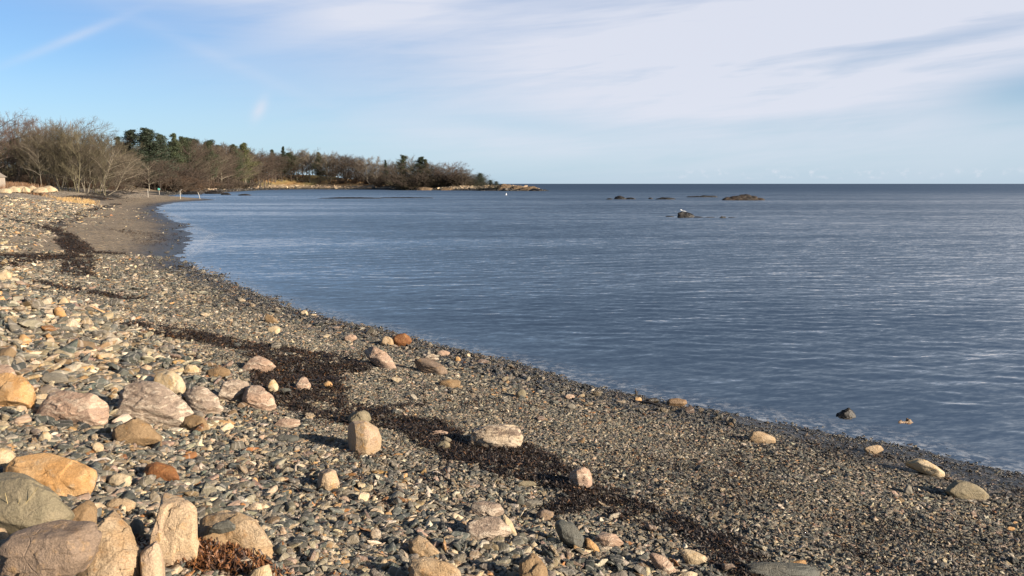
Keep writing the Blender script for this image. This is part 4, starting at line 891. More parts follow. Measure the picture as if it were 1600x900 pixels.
# gull on the wedge rock
m_white = simple_mat('white_feather', (.8, .8, .78), .7, .05); m_gfe = simple_mat('grey_feather', (.33, .35, .38), .7, .05); m_beak = simple_mat('yellow_beak', (.7, .45, .08), .5, .05)
def ellips(name, c, r, mat, rot=(0, 0, 0), sub=3, taper=0):
    V, Fc = ICO[sub]; V = V.copy(); V[:, 1:] *= (1 - taper * V[:, :1]); V = V * np.array(r)
    M = np.array(Euler(rot).to_matrix()); return mesh_np(name, V @ M.T + np.array(c), Fc, mat)
grock = [o for o in bpy.data.objects if 'gull standing' in str(o.get('label', ''))][0]
bpy.context.view_layer.update()
ghit = grock.ray_cast(Vector((gx - .28, gy + .7, 5)) - grock.location, Vector((0, 0, -1)))
gz = (ghit[1].z + grock.location.z) if ghit[0] else gh * .8
gull = bpy.data.objects.new('gull', ellips('gull', (0, 0, .27), (.24, .10, .11), m_white, (0, R(-12), 0), taper=-.25)); link(gull)
gull.location = (gx - .28, gy + .7, gz); gull.rotation_euler = (0, 0, R(160)); tag(gull, 'white gull with grey wings standing on the wedge-shaped rock', 'bird')
for nm, c_, r_, mt in (('head', (.19, 0, .42), (.065, .055, .055), m_white), ('wing', (-.05, .085, .29), (.22, .025, .075), m_gfe), ('wing', (-.05, -.085, .29), (.22, .025, .075), m_gfe), ('tail', (-.27, 0, .24), (.10, .05, .02), m_white)):
    link(bpy.data.objects.new(nm, ellips(nm, c_, r_, mt)), gull)
link(bpy.data.objects.new('neck', tube_mesh('neck', [((.13, 0, .30), (.19, 0, .42), .07, .045)], 8, m_white)), gull)
link(bpy.data.objects.new('beak', tube_mesh('beak', [((.24, 0, .42), (.32, 0, .405), .018, .004)], 6, m_beak)), gull)
for s in (-.03, .03): link(bpy.data.objects.new('leg', tube_mesh('leg', [((0, s, .20), (0, s, -.01), .010, .008), ((0, s, 0), (.06, s, 0), .012, .006)], 5, m_beak)), gull)

# white mooring buoy
m_buoy = simple_mat('white_buoy', (.8, .8, .8), .4, .05); m_dark = simple_mat('dark_fitting', (.05, .05, .05))
d = ray(791, 305); dist = d[1] * CZ / -d[2]; bx = (791 - 800) / F * dist
bu = link(bpy.data.objects.new('buoy', ellips('buoy', (0, 0, .14), (.22, .22, .32), m_buoy))); bu.location = (bx, dist, 0); tag(bu, 'white mooring buoy floating off the rocky point', 'buoy')
link(bpy.data.objects.new('mast', tube_mesh('mast', [((0, 0, .4), (0, 0, .75), .04, .03)], 6, m_buoy)), bu); link(bpy.data.objects.new('band', tube_mesh('band', [((0, 0, .02), (0, 0, .10), .224, .228)], 16, m_dark)), bu)

# marker posts on the sand spit and the small sign
m_post = simple_mat('white_post', (.42, .39, .34), .7, .15); m_teal = simple_mat('teal_sign', (.10, .42, .38), .6, .1)
def post(label, px, ytop, ybase, lean=0.0, sign=False, rad=.055):
    b0 = hit(px, ybase); sc = b0[1] / F; h_ = (ybase - ytop) * sc
    mesh = tube_mesh('post', [((0, 0, -.3), (lean * h_ * .5, 0, h_ * .5), rad, rad * .95), ((lean * h_ * .5, 0, h_ * .5), (lean * h_, 0, h_ * .93), rad * .95, rad * .8), ((lean * h_, 0, h_ * .93), (lean * h_, 0, h_), rad * .8, rad * .2)], 8, m_post)
    if sign:
        r_ = bpy.data.objects.new('sign_post', None); link(r_); r_.location = b0; tag(r_, label, 'sign')
        link(bpy.data.objects.new('pole', mesh), r_)
        bm = bmesh.new(); bmesh.ops.create_cube(bm, size=1); 
        for v in bm.verts: v.co = Vector((v.co.x * .62, v.co.y * .05 - .1, v.co.z * .5 + h_ - .12))
        bmesh.ops.bevel(bm, geom=bm.edges[:], offset=.015, segments=1)
        me = bpy.data.meshes.new('board'); bm.to_mesh(me); bm.free(); me.materials.append(m_teal); link(bpy.data.objects.new('board', me), r_)
    else:
        r_ = bpy.data.objects.new('marker_post', mesh); link(r_); r_.location = b0; tag(r_, label, 'post')
post('thin pale post left of the small teal sign on the beach', 231.5, 295.5, 308, 0, rad=.05)
post('small teal sign board on a pale post at the head of the beach', 249, 295, 304, 0, True, rad=.06)
post('straight white post standing on the sand spit', 282, 298, 311, 0)
post('leaning white post nearest the tip of the sand spit', 313, 300, 311, -.28)

# ------------------------------------------------------------------ trees
m_bark = simple_mat('bark', (0, 0, 0), .9, .35, 3.0, True); m_twig = simple_mat('twigs', (0, 0, 0), .9, .3, .8, True); m_need = simple_mat('needles', (0, 0, 0), .7, .55, .9, True)
def wander(rr, p, d, L, r, k, bend=.25, up=.05):
    out = []; 
    for i in range(k):
        d = d + rr.normal(0, bend, 3) * .5 + np.array([0, 0, up]); d = d / np.linalg.norm(d)
        q = p + d * L / k; r1 = r * (1 - .62 * (i + 1) / k) if True else r
        out.append((p, q, r * (1 - .62 * i / k), r1)); p = q
    return out, d
def bare_tree(seed, wid=.42, stems=1, fork=.32, limbs=13, sec=13, tws=9, round_=1.0, H0=15.0):
    """vase or dome shaped leafless tree: limbs reach for points spread through the crown"""
    rr = np.random.default_rng(seed); trunk = []; tw = []; Wd = wid * H0
    def path(p, q, r0, r1, k, sag=.12, jit=.035):
        L = np.linalg.norm(q - p); c1 = p + (q - p) * .5 + np.array([0, 0, 1]) * L * -sag + rr.normal(0, jit * L, 3); out = []; last = p
        if sag < 0: c1 = p + (q - p) * .45 + np.array([0, 0, 1.]) * L * (-sag)
        for i in range(1, k + 1):
            t = i / k; x = (1 - t) ** 2 * p + 2 * t * (1 - t) * c1 + t * t * q + (rr.normal(0, jit * L / k, 3) if i < k else 0)
            out.append((last, x, r0 + (r1 - r0) * (i - 1) / k, r0 + (r1 - r0) * i / k)); last = x
        return out
    for s in range(stems):
        a0 = 6.283 * s / stems + rr.uniform(0, 1); off = (.12 * Wd if stems > 1 else .02 * Wd)
        base_ = np.array([math.cos(a0), math.sin(a0), 0]) * (.25 if stems > 1 else 0) + np.array([0, 0, -.4]); R0 = .19 / stems ** .5 + .03
        fk = np.array([math.cos(a0) * off * 2, math.sin(a0) * off * 2, H0 * fork * rr.uniform(.85, 1.2)])
        trunk += path(base_, fk, R0, R0 * .75, 5, .0, .02)
        top = fk * [1.4, 1.4, 1] + np.array([0, 0, H0 * (.92 - fork)]); lead = path(fk, top, R0 * .7, .03, 8, .0, .03); trunk += lead
        nl = max(5, int(limbs / stems ** .6))
        for b_ in range(nl):
            t = (b_ + rr.uniform(0, .9)) / nl; org = lead[int(t * .8 * 8)][0] if b_ > 2 else fk - np.array([0, 0, rr.uniform(0, .4) * fk[2] * .5])
            az_ = b_ * 2.4 + rr.normal(0, .3); zt = H0 * (.30 + .67 * t ** .7 + rr.normal(0, .03)); rad = Wd * math.sqrt(max(.03, 1 - (abs(zt / H0 - .52) / .52) ** 2)) * rr.uniform(.75, 1.05) * round_
            tgt = np.array([fk[0] + math.cos(az_) * rad, fk[1] + math.sin(az_) * rad, max(zt, org[2] + .08 * H0)])
            l1 = path(org, tgt, R0 * .36 * (1.1 - .5 * t) + .015, .018, 7, -.12, .05); trunk += l1; L1 = np.linalg.norm(tgt - org)
            for c_ in range(sec):
                k2 = min(6, 1 + int(6 * (c_ + rr.uniform()) / sec)); p2 = l1[k2][0] + (l1[k2][1] - l1[k2][0]) * rr.uniform()
                dr = (l1[k2][1] - l1[k2][0]); dr /= np.linalg.norm(dr); v = rr.normal(size=3); v /= np.linalg.norm(v); v = dr * .9 + v * .85 + [0, 0, .35]; v /= np.linalg.norm(v)
                L2 = L1 * rr.uniform(.22, .42) * (1.25 - .6 * k2 / 6); l2 = path(p2, p2 + v * L2, max(.014, l1[k2][2] * .4), .011, 3, -.05, .06); tw += l2
                for e in range(tws):
                    a3, e3, _1, _2 = l2[rr.integers(0, 3)]; p3 = a3 + (e3 - a3) * rr.uniform(); w = rr.normal(size=3); w /= np.linalg.norm(w); w = v * .8 + w * .8 + [0, 0, .3]; w /= np.linalg.norm(w)
                    L3 = L2 * rr.uniform(.25, .6) + .2; m3 = p3 + w * L3 * .5; w2 = w + rr.normal(0, .3, 3) + [0, 0, .15]; e4 = m3 + w2 / np.linalg.norm(w2) * L3 * .5
                    tw += [(p3, m3, .013, .011), (m3, e4, .011, .008)]
    zt = np.percentile([s_[1][2] for s_ in tw], 99.3)
    f = lambda ss: [(a / zt, b / zt, c_ / zt, d_ / zt) for a, b, c_, d_ in ss]
    return tube_mesh('trunk', f(trunk), 5, m_bark), tube_mesh('crown', f(tw), 3, m_twig)
def leaf_mesh(name, P_, sz, rr, mat, flat=.5):
    n = len(P_); V = np.zeros((n, 4, 3)); a = rr.normal(size=(n, 3)); a[:, 2] *= flat; a /= np.linalg.norm(a, axis=1)[:, None]
    b_ = rr.normal(size=(n, 3)); b_ -= (b_ * a).sum(1)[:, None] * a; b_ /= np.linalg.norm(b_, axis=1)[:, None]
    s = sz * rr.uniform(.6, 1.4, (n, 1))
    V[:, 0] = P_ - a * s; V[:, 1] = P_ - b_ * s * .45; V[:, 2] = P_ + a * s; V[:, 3] = P_ + b_ * s * .45
    return mesh_np(name, V.reshape(-1, 3), np.arange(n * 4).reshape(-1, 4), mat, False)
def pine(seed, low=.3, width=.24, conic=.4, n_br=70, fill=1.0, csz=1.0):
    rr = np.random.default_rng(seed); tr, _ = wander(rr, np.array([0, 0, -.02]), np.array([0, 0, 1.]), .97, .013, 8, .05, .02); segs = list(tr); pts = []
    for i in range(n_br):
        u_ = (i + rr.uniform()) / n_br; t = low + (1 - low) * u_ ** .85; k = min(int(t * 8), 7); p = tr[k][0] + (tr[k][1] - tr[k][0]) * (t * 8 - k)
        prof = (1 - conic * u_) * math.sqrt(max(.06, 1 - u_ ** 4)) * (.6 + .4 * math.sin(math.pi * min(1, u_ * 1.5 + .2)))
        a = rr.uniform(0, 6.283) if rr.uniform() < .7 else seed + rr.normal(0, .6); L_ = width * prof * rr.uniform(.45, 1.25); dr = np.array([math.cos(a), math.sin(a), rr.uniform(0, .5) + .5 * u_])
        l1, _ = wander(rr, p, dr / np.linalg.norm(dr), L_, .004, 3, .12, .04); segs += l1
        for c_ in range(4):
            q = l1[min(2, int(rr.uniform(.15, 1) * 3))]; q = q[0] + (q[1] - q[0]) * rr.uniform(.2, 1)
            m_ = int(40 * fill); R0 = (L_ * .22 + .016) * csz
            pts.append(q + rr.normal(size=(m_, 3)) * np.array([R0, R0, R0 * .55]) * .62 + [0, 0, .008])
    pts = np.concatenate(pts); sc = 1 / np.percentile(pts[:, 2], 99.7); pts *= sc
    segs = [(a * sc, b * sc, c_ * sc, d_ * sc) for a, b, c_, d_ in segs]
    return tube_mesh('trunk', segs, 5, m_bark), leaf_mesh('crown', pts, .0095, rr, m_need)
def bush(seed):
    rr = np.random.default_rng(seed); st = []; tw = []
    for i in range(26):
        a = rr.uniform(0, 6.283); d = np.array([math.cos(a) * rr.uniform(.1, .9), math.sin(a) * rr.uniform(.1, .9), 1.]); d /= np.linalg.norm(d)
        l1, _ = wander(rr, np.array([rr.normal(0, .12), rr.normal(0, .12), -.05]), d, rr.uniform(.6, 1.0), .014, 5, .22, .02); st += l1
        for c_ in range(9):
            q = l1[rr.integers(1, 5)]; p = q[0] + (q[1] - q[0]) * rr.uniform(); v = (q[1] - q[0]) / np.linalg.norm(q[1] - q[0]) + rr.normal(0, .55, 3); v /= np.linalg.norm(v)
            l2, _ = wander(rr, p, v, rr.uniform(.15, .4), .007, 2, .3, .05); tw += l2
            for e in range(5):
                q2 = l2[rr.integers(0, 2)]; v3 = v + rr.normal(0, .6, 3); v3 /= np.linalg.norm(v3); tw.append((q2[1], q2[1] + v3 * rr.uniform(.06, .18), .006, .004))
    zt = max(s_[1][2] for s_ in tw); f = lambda ss: [(a / zt, b / zt, c_ / zt, d_ / zt) for a, b, c_, d_ in ss]
    return tube_mesh('trunk', f(st), 4, m_bark), tube_mesh('crown', f(tw), 3, m_twig)
PROTO = {'bare': [bare_tree(11, .40, 1, .22, 16), bare_tree(12, .54, 1, .2, 19), bare_tree(13, .38, 2, .2, 16), bare_tree(14, .50, 3, .14, 18), bare_tree(15, .27, 1, .22, 16), bare_tree(16, .46, 2, .16, 18)],
         'pine': [pine(21, .25, .3), pine(22, .15, .34, .3, 90), pine(23, .42, .3, .15, 50)], 'spruce': [pine(31, .1, .2, .88, 80, .8, .8), pine(32, .15, .22, .8, 80, .8, .8)],
         'bush': [bush(41), bush(42), bush(43)], 'evbush': [pine(51, .02, .75, .15, 80, 1.5, 1.6)]}
BROWNS = {'brown': ((.12, .095, .07), (.082, .062, .045)), 'red': ((.13, .10, .08), (.13, .086, .068)), 'grey': ((.26, .225, .17), (.145, .118, .085)), 'olive': ((.17, .15, .09), (.125, .105, .062)),
          'green': ((.12, .09, .06), (.045, .062, .024)), 'dgreen': ((.10, .075, .055), (.028, .045, .022)), 'ygreen': ((.16, .12, .07), (.085, .095, .03)), 'rust': ((.11, .075, .05), (.12, .074, .045)), 'dark': ((.07, .05, .04), (.075, .052, .038))}
rt = np.random.default_rng(5)
def plant(kind, px, top, dist, colr, label, group=None, width=1.0, name=None, cat=None, var=None, lean=0.0):
    x = (px - 800) / F * dist; y = dist; z = float(H(np.array([x]), np.array([y]))[0])
    dd = ray(px, top); ztop = CZ + dd[2] / dd[1] * dist; h_ = max(ztop - z, .8)
    pr = PROTO[kind]; tr, cr = pr[(var if var is not None else rt.integers(0, len(pr))) % len(pr)]
    nm = name or {'bare': 'bare_tree', 'pine': 'pine_tree', 'spruce': 'spruce_tree', 'bush': 'bush', 'evbush': 'evergreen_bush'}[kind]
    e = bpy.data.objects.new(nm, None); e.empty_display_size = .5; link(e); e.location = (x, y, z); e.rotation_euler = (0, lean, rt.uniform(0, 6.28)) if lean == 0 else (0, lean, rt.normal(0, .3))
    w = h_ * width; e.scale = (w, w, h_)
    tag(e, label, cat or ('bush' if 'bush' in kind else 'tree'), group)
    cb, ct = BROWNS[colr]; f = rt.uniform(.55, .85)
    t_ = link(bpy.data.objects.new('trunk', tr), e); t_.color = (*[c_ * f for c_ in cb], 1)
    c2 = link(bpy.data.objects.new('crown', cr), e); c2.color = (*[c_ * f for c_ in ct], 1)
    return e
_sd = {}
def shore_at(px):
    k = round(px / 8) * 8
    if k not in _sd:
        yy = np.arange(232, 560, 2.0); d_ = shore_dist((k - 800) / F * yy, yy)
        w_ = np.where(d_ < 0)[0]; _sd[k] = yy[w_[-1]] if len(w_) else 232.
        if len(w_) and w_[-1] == len(yy) - 1: _sd[k] = 420.
    return _sd[k]
def T(kind, px, top, dist, *a_, **kw):
    if px > 262 and 'bush' not in kind: dist = max(dist, shore_at(px) + (30 if px < 700 else 14))
    return plant(kind, px, top, dist, *a_, **kw)
ORD = 'first second third fourth fifth sixth seventh eighth ninth tenth eleventh twelfth thirteenth fourteenth fifteenth sixteenth seventeenth eighteenth nineteenth twentieth'.split()
ORD += ['twenty-' + o_ for o_ in ORD[:9]] + ['thirtieth']
T('bare', 2, 172, 150, 'red', 'wide reddish bare tree at the left edge, tallest of the shore trees', width=1.5, var=1)
T('bare', 22, 184, 158, 'red', 'reddish bare tree just right of the edge tree', width=1.1, var=5)
T('bare', -40, 178, 155, 'red', 'reddish bare tree mostly outside the left edge', width=1.3, var=0)
T('pine', 38, 216, 165, 'green', 'small dark pine with pale trunks under the reddish trees', width=1.2, var=2)
T('pine', 74, 212, 175, 'dgreen', 'dark pine half hidden behind the tall bare trees', width=.95, var=0)
T('bare', 60, 186, 185, 'brown', 'thin tall bare tree over the dark half-hidden pine', width=.8, var=4)
T('bare', 78, 182, 180, 'red', 'bare tree with a domed top left of the big round-crowned one', width=.9, var=3)
T('bare', 100, 190, 160, 'grey', 'pale many-stemmed bare tree right of the domed one', width=.9, var=2)
T('bare', 126, 183, 165, 'grey', 'big bare tree with a wide round crown over the beach', width=1.3, var=1)
T('bare', 113, 196, 150, 'olive', 'olive-grey bare tree in front of the big round crown', width=1.0, var=3)
T('bare', 140, 215, 148, 'grey', 'pale bare tree with several stems at the beach edge', width=1.1, var=2)
T('bare', 158, 206, 155, 'olive', 'bare tree leaning right towards the lawn', width=1.15, var=5, lean=.30)
T('bare', 170, 225, 150, 'grey', 'low bare tree sprawling furthest right of the near group', width=1.3, var=3, lean=.42)
T('bare', 168, 204, 190, 'brown', 'brown bare tree behind the leaning ones', width=1.0, var=0)
T('bare', 182, 212, 215, 'brown', 'brown bare tree beside the first of the dark pines', width=.9, var=1)
T('pine', 208, 203, 290, 'dgreen', 'tall dark pine, first of the big pair', width=1.4, var=1)
T('pine', 196, 214, 300, 'green', 'shorter pine left of the big pair', width=1.0, var=0)
T('pine', 246, 201, 285, 'dgreen', 'tall dark pine with the broadest crown, second of the big pair', width=1.5, var=1)
T('pine', 232, 208, 310, 'dgreen', 'dark pine filling the gap of the big pair', width=1.1, var=0)
T('pine', 262, 209, 315, 'dgreen', 'dark pine on the right shoulder of the broadest pine', width=1.1, var=2)
T('pine', 283, 209, 320, 'green', 'pointed pine right of the big pair', width=.9, var=0)
T('pine', 297, 214, 330, 'green', 'green pine at the start of the bare wood', width=1.0, var=1)
T('pine', 384, 224, 395, 'ygreen', 'yellow-green pine at the end of the bare wood beside the lawn', width=1.2, var=1)
T('pine', 372, 226, 410, 'green', 'dark pine just left of the yellow-green one', width=1.0, var=0)
T('spruce', 390, 223, 420, 'dgreen', 'pointed spruce rising behind the yellow-green pine', width=1.0, var=0)
T('spruce', 443, 229, 455, 'dgreen', 'slim dark spruce standing behind the lawn', width=1.25, var=1)
T('pine', 432, 234, 470, 'dgreen', 'dark pine left of the slim spruce', width=.9, var=0)
T('pine', 458, 238, 440, 'green', 'spreading pine with an open crown right of the slim spruce', width=1.5, var=2)
T('bare', 468, 231, 460, 'grey', 'round-topped bare tree right of the open pine', width=1.2, var=1)
T('bare', 487, 232, 455, 'grey', 'pale bare tree with light stems behind the lawn', width=1.1, var=0)
T('bare', 459, 252, 430, 'dark', 'small dark bare tree on the bank in front of the lawn', width=1.4, var=3)
T('pine', 503, 238, 470, 'green', 'green pine between pale bare trees', width=1.0, var=0)
T('bare', 517, 237, 460, 'grey', 'pale round bare tree left of the brown wood', width=1.2, var=5)
T('bare', 545, 240, 450, 'brown', 'big brown bare tree with a bright trunk', width=1.4, var=1)
T('bare', 530, 243, 465, 'brown', 'brown bare tree left of the bright-trunked one', width=1.1, var=0)
T('bare', 582, 244, 445, 'grey', 'grey round bare tree left of the small spruce', width=1.4, var=5)
T('bare', 565, 246, 455, 'brown', 'brown bare tree between the bright-trunked and grey ones', width=1.2, var=2)
T('spruce', 607, 250, 440, 'dgreen', 'small pointed spruce left of the open gap', width=1.2, var=1)
T('pine', 633, 242, 435, 'green', 'tall open pine with sky showing under its crown', width=1.1, var=2)
T('bare', 643, 242, 440, 'grey', 'thin grey bare tree beside the open pine', width=.9, var=4)
T('pine', 657, 245, 430, 'dgreen', 'dark green pine, broadest on the point', width=1.5, var=1)
T('pine', 668, 249, 432, 'green', 'lighter pine touching the right of the dark green one', width=1.1, var=0)
T('bare', 680, 252, 425, 'brown', 'brown bare tree right of the pines on the point', width=1.3, var=3)
T('bare', 709, 252, 418, 'red', 'reddish dome-shaped bare tree on the point', width=1.5, var=1)
T('bare', 696, 259, 420, 'brown', 'brown bare tree left of the reddish dome', width=1.4, var=5)
T('bare', 724, 261, 412, 'brown', 'brown bare tree on the seaward slope of the reddish dome', width=1.5, var=3)
T('evbush', 750, 270, 403, 'dgreen', 'dark rounded evergreen bush near the tip of the point', width=1.0)
T('evbush', 766, 281, 400, 'dgreen', 'small low evergreen bush, last before the bare rocks', width=1.2)
T('evbush', 775, 283, 398, 'dgreen', 'tiny evergreen bush beside the last low one', width=1.3)
# the wood's ordinary members
def run(n, x0, x1, tops, dists, kinds, label, group, wid=(1.0, 1.4)):
    xs = np.linspace(x0, x1, n) + rt.normal(0, (x1 - x0) / n * .3, n)
    for i_, x in enumerate(sorted(xs)):
        top = np.interp(x, [q[0] for q in tops], [q[1] for q in tops]) + rt.uniform(-2, 6); dist = rt.uniform(*dists) if dists[0] > 60 else shore_at(x) + rt.uniform(*dists)
        kd, cl = kinds[rt.integers(0, len(kinds))]
        T(kd, x, top, dist, cl, label + ', %s from the left' % ORD[i_], group, rt.uniform(*wid))
TOPS = [(0, 190), (60, 192), (120, 195), (170, 210), (200, 216), (250, 216), (300, 216), (350, 222), (400, 235), (440, 238), (500, 240), (560, 246), (600, 254), (650, 252), (700, 258), (740, 270), (760, 280)]
lo = lambda k: [(a, b + k) for a, b in TOPS]
run(26, 296, 398, lo(2), (28, 50), [('bare', 'brown'), ('bare', 'dark'), ('bare', 'grey'), ('pine', 'green')], 'tree fronting the dense wood beside the lawn', 'bare trees of the wood between pines and lawn', (.9, 1.2))
run(14, 290, 400, lo(0), (55, 90), [('bare', 'brown'), ('pine', 'dgreen')], 'tree at the back of the dense wood beside the lawn', 'back row of the wood between pines and lawn', (1.0, 1.3))
run(13, 195, 295, lo(32), (265, 300), [('bare', 'brown'), ('bare', 'dark'), ('bare', 'grey')], 'bare tree at the foot of the big dark pines', 'bare trees at the foot of the dark pines', (.9, 1.3))
run(12, 190, 300, lo(8), (320, 360), [('bare', 'dark'), ('pine', 'dgreen')], 'dark tree in the shade behind the big pines', 'trees behind the big pines', (1.1, 1.5))
run(20, 0, 185, lo(22), (175, 215), [('bare', 'brown'), ('bare', 'dark'), ('bare', 'olive')], 'bare tree in the thicket behind the near shore trees', 'thicket trees behind the shore', (1.1, 1.5))
run(12, 400, 445, lo(0), (88, 130), [('bare', 'brown'), ('bare', 'red')], 'bare tree on the crest behind the sunny lawn', 'bare trees behind the lawn', (1.2, 1.6))
run(30, 445, 620, lo(-1), (36, 70), [('bare', 'brown'), ('bare', 'dark'), ('bare', 'red')], 'bare tree in the far shore wood', 'wood along the far shore', (1.2, 1.7))
run(14, 620, 745, lo(0), (18, 36), [('bare', 'brown'), ('bare', 'grey')], 'bare tree in the brushy cover of the point', 'brushy trees of the point', (1.3, 1.8))
run(11, 50, 172, [(0, 192), (60, 196), (120, 192), (180, 212)], (144, 158), [('bare', 'grey'), ('bare', 'grey'), ('bare', 'olive')], 'slender pale bare tree at the beach edge', 'slender trees at the beach edge', (.55, .8))
BT = [(0, 268), (60, 268), (180, 272), (250, 268), (300, 270), (400, 270), (430, 275), (500, 276), (600, 270), (700, 266), (735, 270), (765, 283)]
def BD(a): return [(p, q + a) for p, q in BT]
run(16, 10, 185, BD(2), (162, 185), [('bush', 'brown'), ('bush', 'dark'), ('bush', 'rust')], 'tangled brown bush under the near shore trees', 'bushes under the near shore trees', (1.4, 2.2))
run(16, 190, 300, BD(-2), (285, 305), [('bush', 'dark'), ('bush', 'rust'), ('bush', 'brown')], 'dark brush below the big pines', 'bushes below the big pines', (1.5, 2.4))
run(16, 296, 400, BD(8), (24, 40), [('bush', 'dark'), ('bush', 'brown'), ('bush', 'rust')], 'low brush along the front of the dense wood', 'bushes along the dense wood', (1.5, 2.4))
run(24, 446, 625, BD(5), (24, 40), [('bush', 'dark'), ('bush', 'brown'), ('bush', 'rust')], 'low brush along the far shore wood', 'bushes along the far shore', (1.6, 2.4))
run(26, 600, 782, BD(3), (17, 30), [('bush', 'dark'), ('bush', 'brown'), ('bush', 'olive')], 'low brush covering the slope of the point', 'bushes on the point', (1.6, 2.6))

BB = [(0, 250), (60, 252), (180, 248), (250, 250), (300, 252), (400, 258), (430, 270), (500, 264), (600, 266), (700, 262), (740, 270), (760, 282)]
run(18, -10, 190, BB, (195, 225), [('bush', 'dark'), ('bush', 'brown')], 'tall dark undergrowth bush behind the near shore trees', 'undergrowth behind the near trees', (1.3, 1.9))
run(12, 190, 300, BB, (300, 330), [('bush', 'dark')], 'tall dark undergrowth bush behind the big pines', 'undergrowth behind the pines', (1.4, 2.0))
run(14, 292, 402, BB, (60, 90), [('bush', 'dark'), ('bush', 'brown')], 'tall dark undergrowth bush inside the dense wood', 'undergrowth of the dense wood', (1.4, 2.0))
run(20, 446, 640, BB, (60, 90), [('bush', 'dark'), ('bush', 'brown')], 'tall dark undergrowth bush inside the far shore wood', 'undergrowth of the far shore wood', (1.5, 2.1))
run(10, 640, 740, BB, (22, 34), [('bush', 'dark'), ('bush', 'brown')], 'tall dark undergrowth bush among the trees of the point', 'undergrowth of the point', (1.5, 2.1))
# ------------------------------------------------------------------ grasses at the wood's edge
m_grass = m_weed
def grass(name, label, pts, hmin, hmax, cols, wfac=.05):
    n = len(pts); x, y = pts[:, 0], pts[:, 1]; z = H(x, y); h_ = rng.uniform(hmin, hmax, n); a = rng.uniform(0, 6.283, n); lx = rng.normal(0, .25, n) * h_; w = h_ * wfac + .01
    V = np.zeros((n, 3, 3)); V[:, 0] = np.stack([x - np.cos(a) * w, y - np.sin(a) * w, z - .03], -1); V[:, 1] = np.stack([x + np.cos(a) * w, y + np.sin(a) * w, z - .03], -1); V[:, 2] = np.stack([x + lx, y + rng.normal(0, .25, n) * h_, z + h_], -1)
    me = mesh_np(name, V.reshape(-1, 3), np.arange(n * 3).reshape(-1, 3), m_grass, False)
    c_ = np.array(cols)[rng.integers(0, len(cols), n)] * rng.uniform(.75, 1.25, (n, 1)); attr(me, 'col', 'FLOAT_COLOR', np.repeat(np.concatenate([c_, np.ones((n, 1))], 1), 3, 0))
    o = link(bpy.data.objects.new(name, me)); tag(o, label, 'grass', kind='stuff')
def band(pxa, pxb, da, db, n):
    px = rng.uniform(pxa, pxb, n); d = rng.uniform(da, db, n); return np.stack([(px - 800) / F * d, d], -1)
def blob(q, c, w):
    px_ = 800 + F * q[:, 0] / q[:, 1]; return q[rng.uniform(size=len(q)) < np.exp(-((px_ - c) / w) ** 2)]
def clumpy(q, sc, th, seed):
    return q[fbm(q[:, 0] * sc, q[:, 1] * sc, s=seed) > th + rng.uniform(-.08, .08, len(q))]
grass('dune_grass', 'golden dune grass at the head of the beach', clumpy(np.concatenate([blob(band(70, 160, 100, 122, 7000), 112, 26), blob(band(130, 160, 104, 118, 3500), 144, 7)]), .35, .48, 61), .06, .42, [(.38, .24, .09), (.42, .29, .12), (.28, .17, .07)])
grass('dry_bracken', 'rust-coloured dry bracken under the near trees', clumpy(blob(band(0, 90, 120, 150, 16000), 38, 24), .25, .5, 62), .3, 1.3, [(.20, .10, .045), (.15, .08, .04), (.11, .07, .04)])
q = clumpy(band(180, 780, 255, 520, 110000), .08, .5, 63); z_, d_ = H(q[:, 0], q[:, 1], True); m_ = (d_ > 15) & (d_ < 40); q = q[m_]
grass('meadow_grass', 'orange-brown tall grass along the far bank', q, .2, .8, [(.30, .17, .07), (.24, .13, .06), (.30, .23, .10), (.18, .12, .06)], .12)

# ------------------------------------------------------------------ rubble of the far shore, bare rocks of the point
n = 26000; px = rng.uniform(262, 852, n); dd_ = rng.uniform(235, 520, n); x = (px - 800) / F * dd_; y = dd_; z, d = H(x, y, True)
k_ = (d > -1.5) & (d < 17) & (rng.uniform(size=n) < .9); x, y, z, d = x[k_], y[k_], z[k_], d[k_]; n = len(x); s_ = rng.lognormal(-.1, .5, n) * .9
dark_ = d < 5.5 + rng.normal(0, 1.2, n)
cc = np.where(dark_[:, None], np.array([[.018, .016, .014]]), np.array([(.36, .27, .18), (.28, .20, .13), (.42, .33, .22), (.14, .10, .07)])[rng.integers(0, 4, n)]) * rng.uniform(.7, 1.3, (n, 1))
o = gn_points('shore_rubble', np.stack([x, y, z], -1), (('rot', 'FLOAT_VECTOR', np.stack([rng.normal(0, .3, n), rng.normal(0, .3, n), rng.uniform(0, 6.28, n)], -1)),
   ('scl', 'FLOAT_VECTOR', np.stack([s_ * 1.5, s_, s_ * .9], -1)), ('idx', 'INT', rng.integers(0, 20, n)), ('col', 'FLOAT_COLOR', np.concatenate([cc, np.zeros((n, 1))], 1))), protos_col, m_peb)
tag(o, 'tan and weed-black rubble edging the far shore', 'rocks', kind='stuff')
RM['point'] = rock_mat('point_rock', (.16, .12, .08), (.26, .19, .12), (.10, .08, .06), speck=.4, scale=.12)
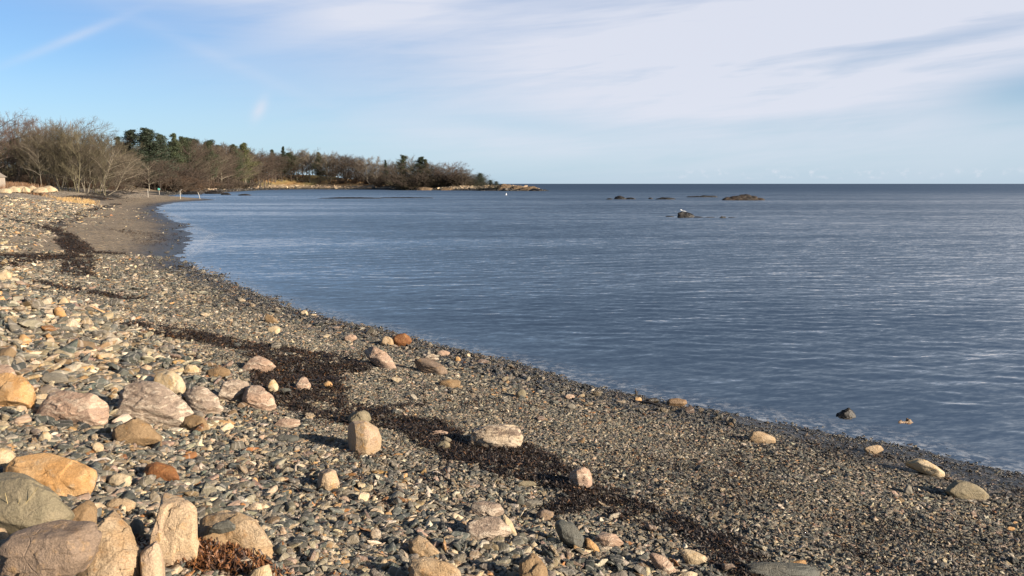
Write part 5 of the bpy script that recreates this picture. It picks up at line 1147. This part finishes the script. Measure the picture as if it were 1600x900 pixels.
for i, (x0, x1, top, dist, mt, lab) in enumerate(((812, 842, 290.5, 388, 'point', 'dark sloping outcrop forming the very tip of the point'), (795, 820, 289, 392, 'point', 'brown outcrop next to the tip of the point'), (778, 800, 286.5, 398, 'point', 'brown outcrop below the last evergreen bushes'),
        (650, 676, 291, 424, 'point', 'pale ledge under the broadest pine of the point'), (690, 712, 292, 420, 'point', 'pale ledge under the reddish dome tree'), (826, 847, 294, 385, 'seablack', 'low black ledge where the point meets the water'))):
    sc = dist / F; cx = ((x0 + x1) / 2 - 800) * sc; w = (x1 - x0) * sc; z0 = -.3; zt = CZ + ray(800, top)[2] / ray(800, top)[1] * dist
    r_ = np.random.default_rng(60 + i); pts = []
    for j in range(9):
        t = j / 8; pr_ = math.sin(math.pi * (.08 + .84 * t)) ** .5
        for yy in (-3, 3.5): pts.append((cx - w / 2 + t * w, dist + yy * r_.uniform(.7, 1.2), z0))
        pts.append((cx - w / 2 + t * w, dist + r_.uniform(-.6, 1.4), z0 + (zt - z0) * pr_ * r_.uniform(.75, 1.03)))
    me, c0 = rock_mesh('rock_outcrop', pts, 5, 24, .12, RM[mt], 70 + i, .05, chips=1.5); o = link(bpy.data.objects.new('rock_outcrop', me)); o.location = c0; tag(o, lab, 'rock outcrop')

# ------------------------------------------------------------------ pale ledges and the shed at the left edge of the beach
lumps('rock_ledge', 'long pale sandy ledge at the beach head, right of two', [(43, 62, 290.2, 296, 96), (54, 76, 292, 296.8, 95), (66, 90, 290, 295.8, 96)], 'cream', 'rock ledge', chips=1.1)
lumps('rock_ledge', 'long pale sandy ledge at the beach head, left of two', [(13, 34, 291.5, 296.5, 96), (22, 47, 289.3, 296.2, 97), (38, 50, 292, 296.4, 95)], 'cream', 'rock ledge', chips=1.1)
lumps('rock_ledge', 'low pale ledge at the picture edge, below the shed', [(-16, 8, 293, 297, 95), (2, 20, 294, 297.4, 94)], 'cream', 'rock ledge', chips=1.1)
m_board = simple_mat('weathered_board', (.26, .22, .18), .9, .3, 2.0); m_roof = simple_mat('shingle', (.16, .14, .12), .9, .3, 3.0); m_drk = simple_mat('dark_opening', (.02, .02, .02)); m_trim = simple_mat('pale_trim', (.55, .5, .42))
def box(name, c, s, mat, parent, bev=.02):
    bm = bmesh.new(); bmesh.ops.create_cube(bm, size=1)
    for v in bm.verts: v.co = Vector((v.co.x * s[0] + c[0], v.co.y * s[1] + c[1], v.co.z * s[2] + c[2]))
    bmesh.ops.bevel(bm, geom=bm.edges[:], offset=bev, segments=1); me = bpy.data.meshes.new(name); bm.to_mesh(me); bm.free(); me.materials.append(mat); return link(bpy.data.objects.new(name, me), parent)
D0 = 125.; sx = (0 - 800) / F * D0; sz = float(H(np.array([sx]), np.array([D0]))[0])
shed = bpy.data.objects.new('shed', None); link(shed); shed.location = (sx, D0, sz); shed.rotation_euler = (0, 0, R(-8)); tag(shed, 'small weathered wooden shed at the left edge behind the pale ledges', 'shed')
box('wall', (-.6, 0, .95), (2.6, 2.4, 2.0), m_board, shed); wi = box('window', (-.2, -1.23, 1.15), (.6, .06, .5), m_trim, shed); box('pane', (-.2, -1.27, 1.15), (.46, .04, .36), m_drk, wi, .005)
bm = bmesh.new(); vs = [bm.verts.new(v) for v in ((-2.1, -1.5, 1.93), (.9, -1.5, 1.93), (-2.1, 1.5, 1.93), (.9, 1.5, 1.93), (-2.1, 0, 2.65), (.9, 0, 2.65))]
for f in ((0, 1, 5, 4), (3, 2, 4, 5), (0, 4, 2), (1, 3, 5), (0, 2, 3, 1)): bm.faces.new([vs[i] for i in f])
bmesh.ops.recalc_face_normals(bm, faces=bm.faces); me = bpy.data.meshes.new('roof'); bm.to_mesh(me); bm.free(); me.materials.append(m_roof); link(bpy.data.objects.new('roof', me), shed)
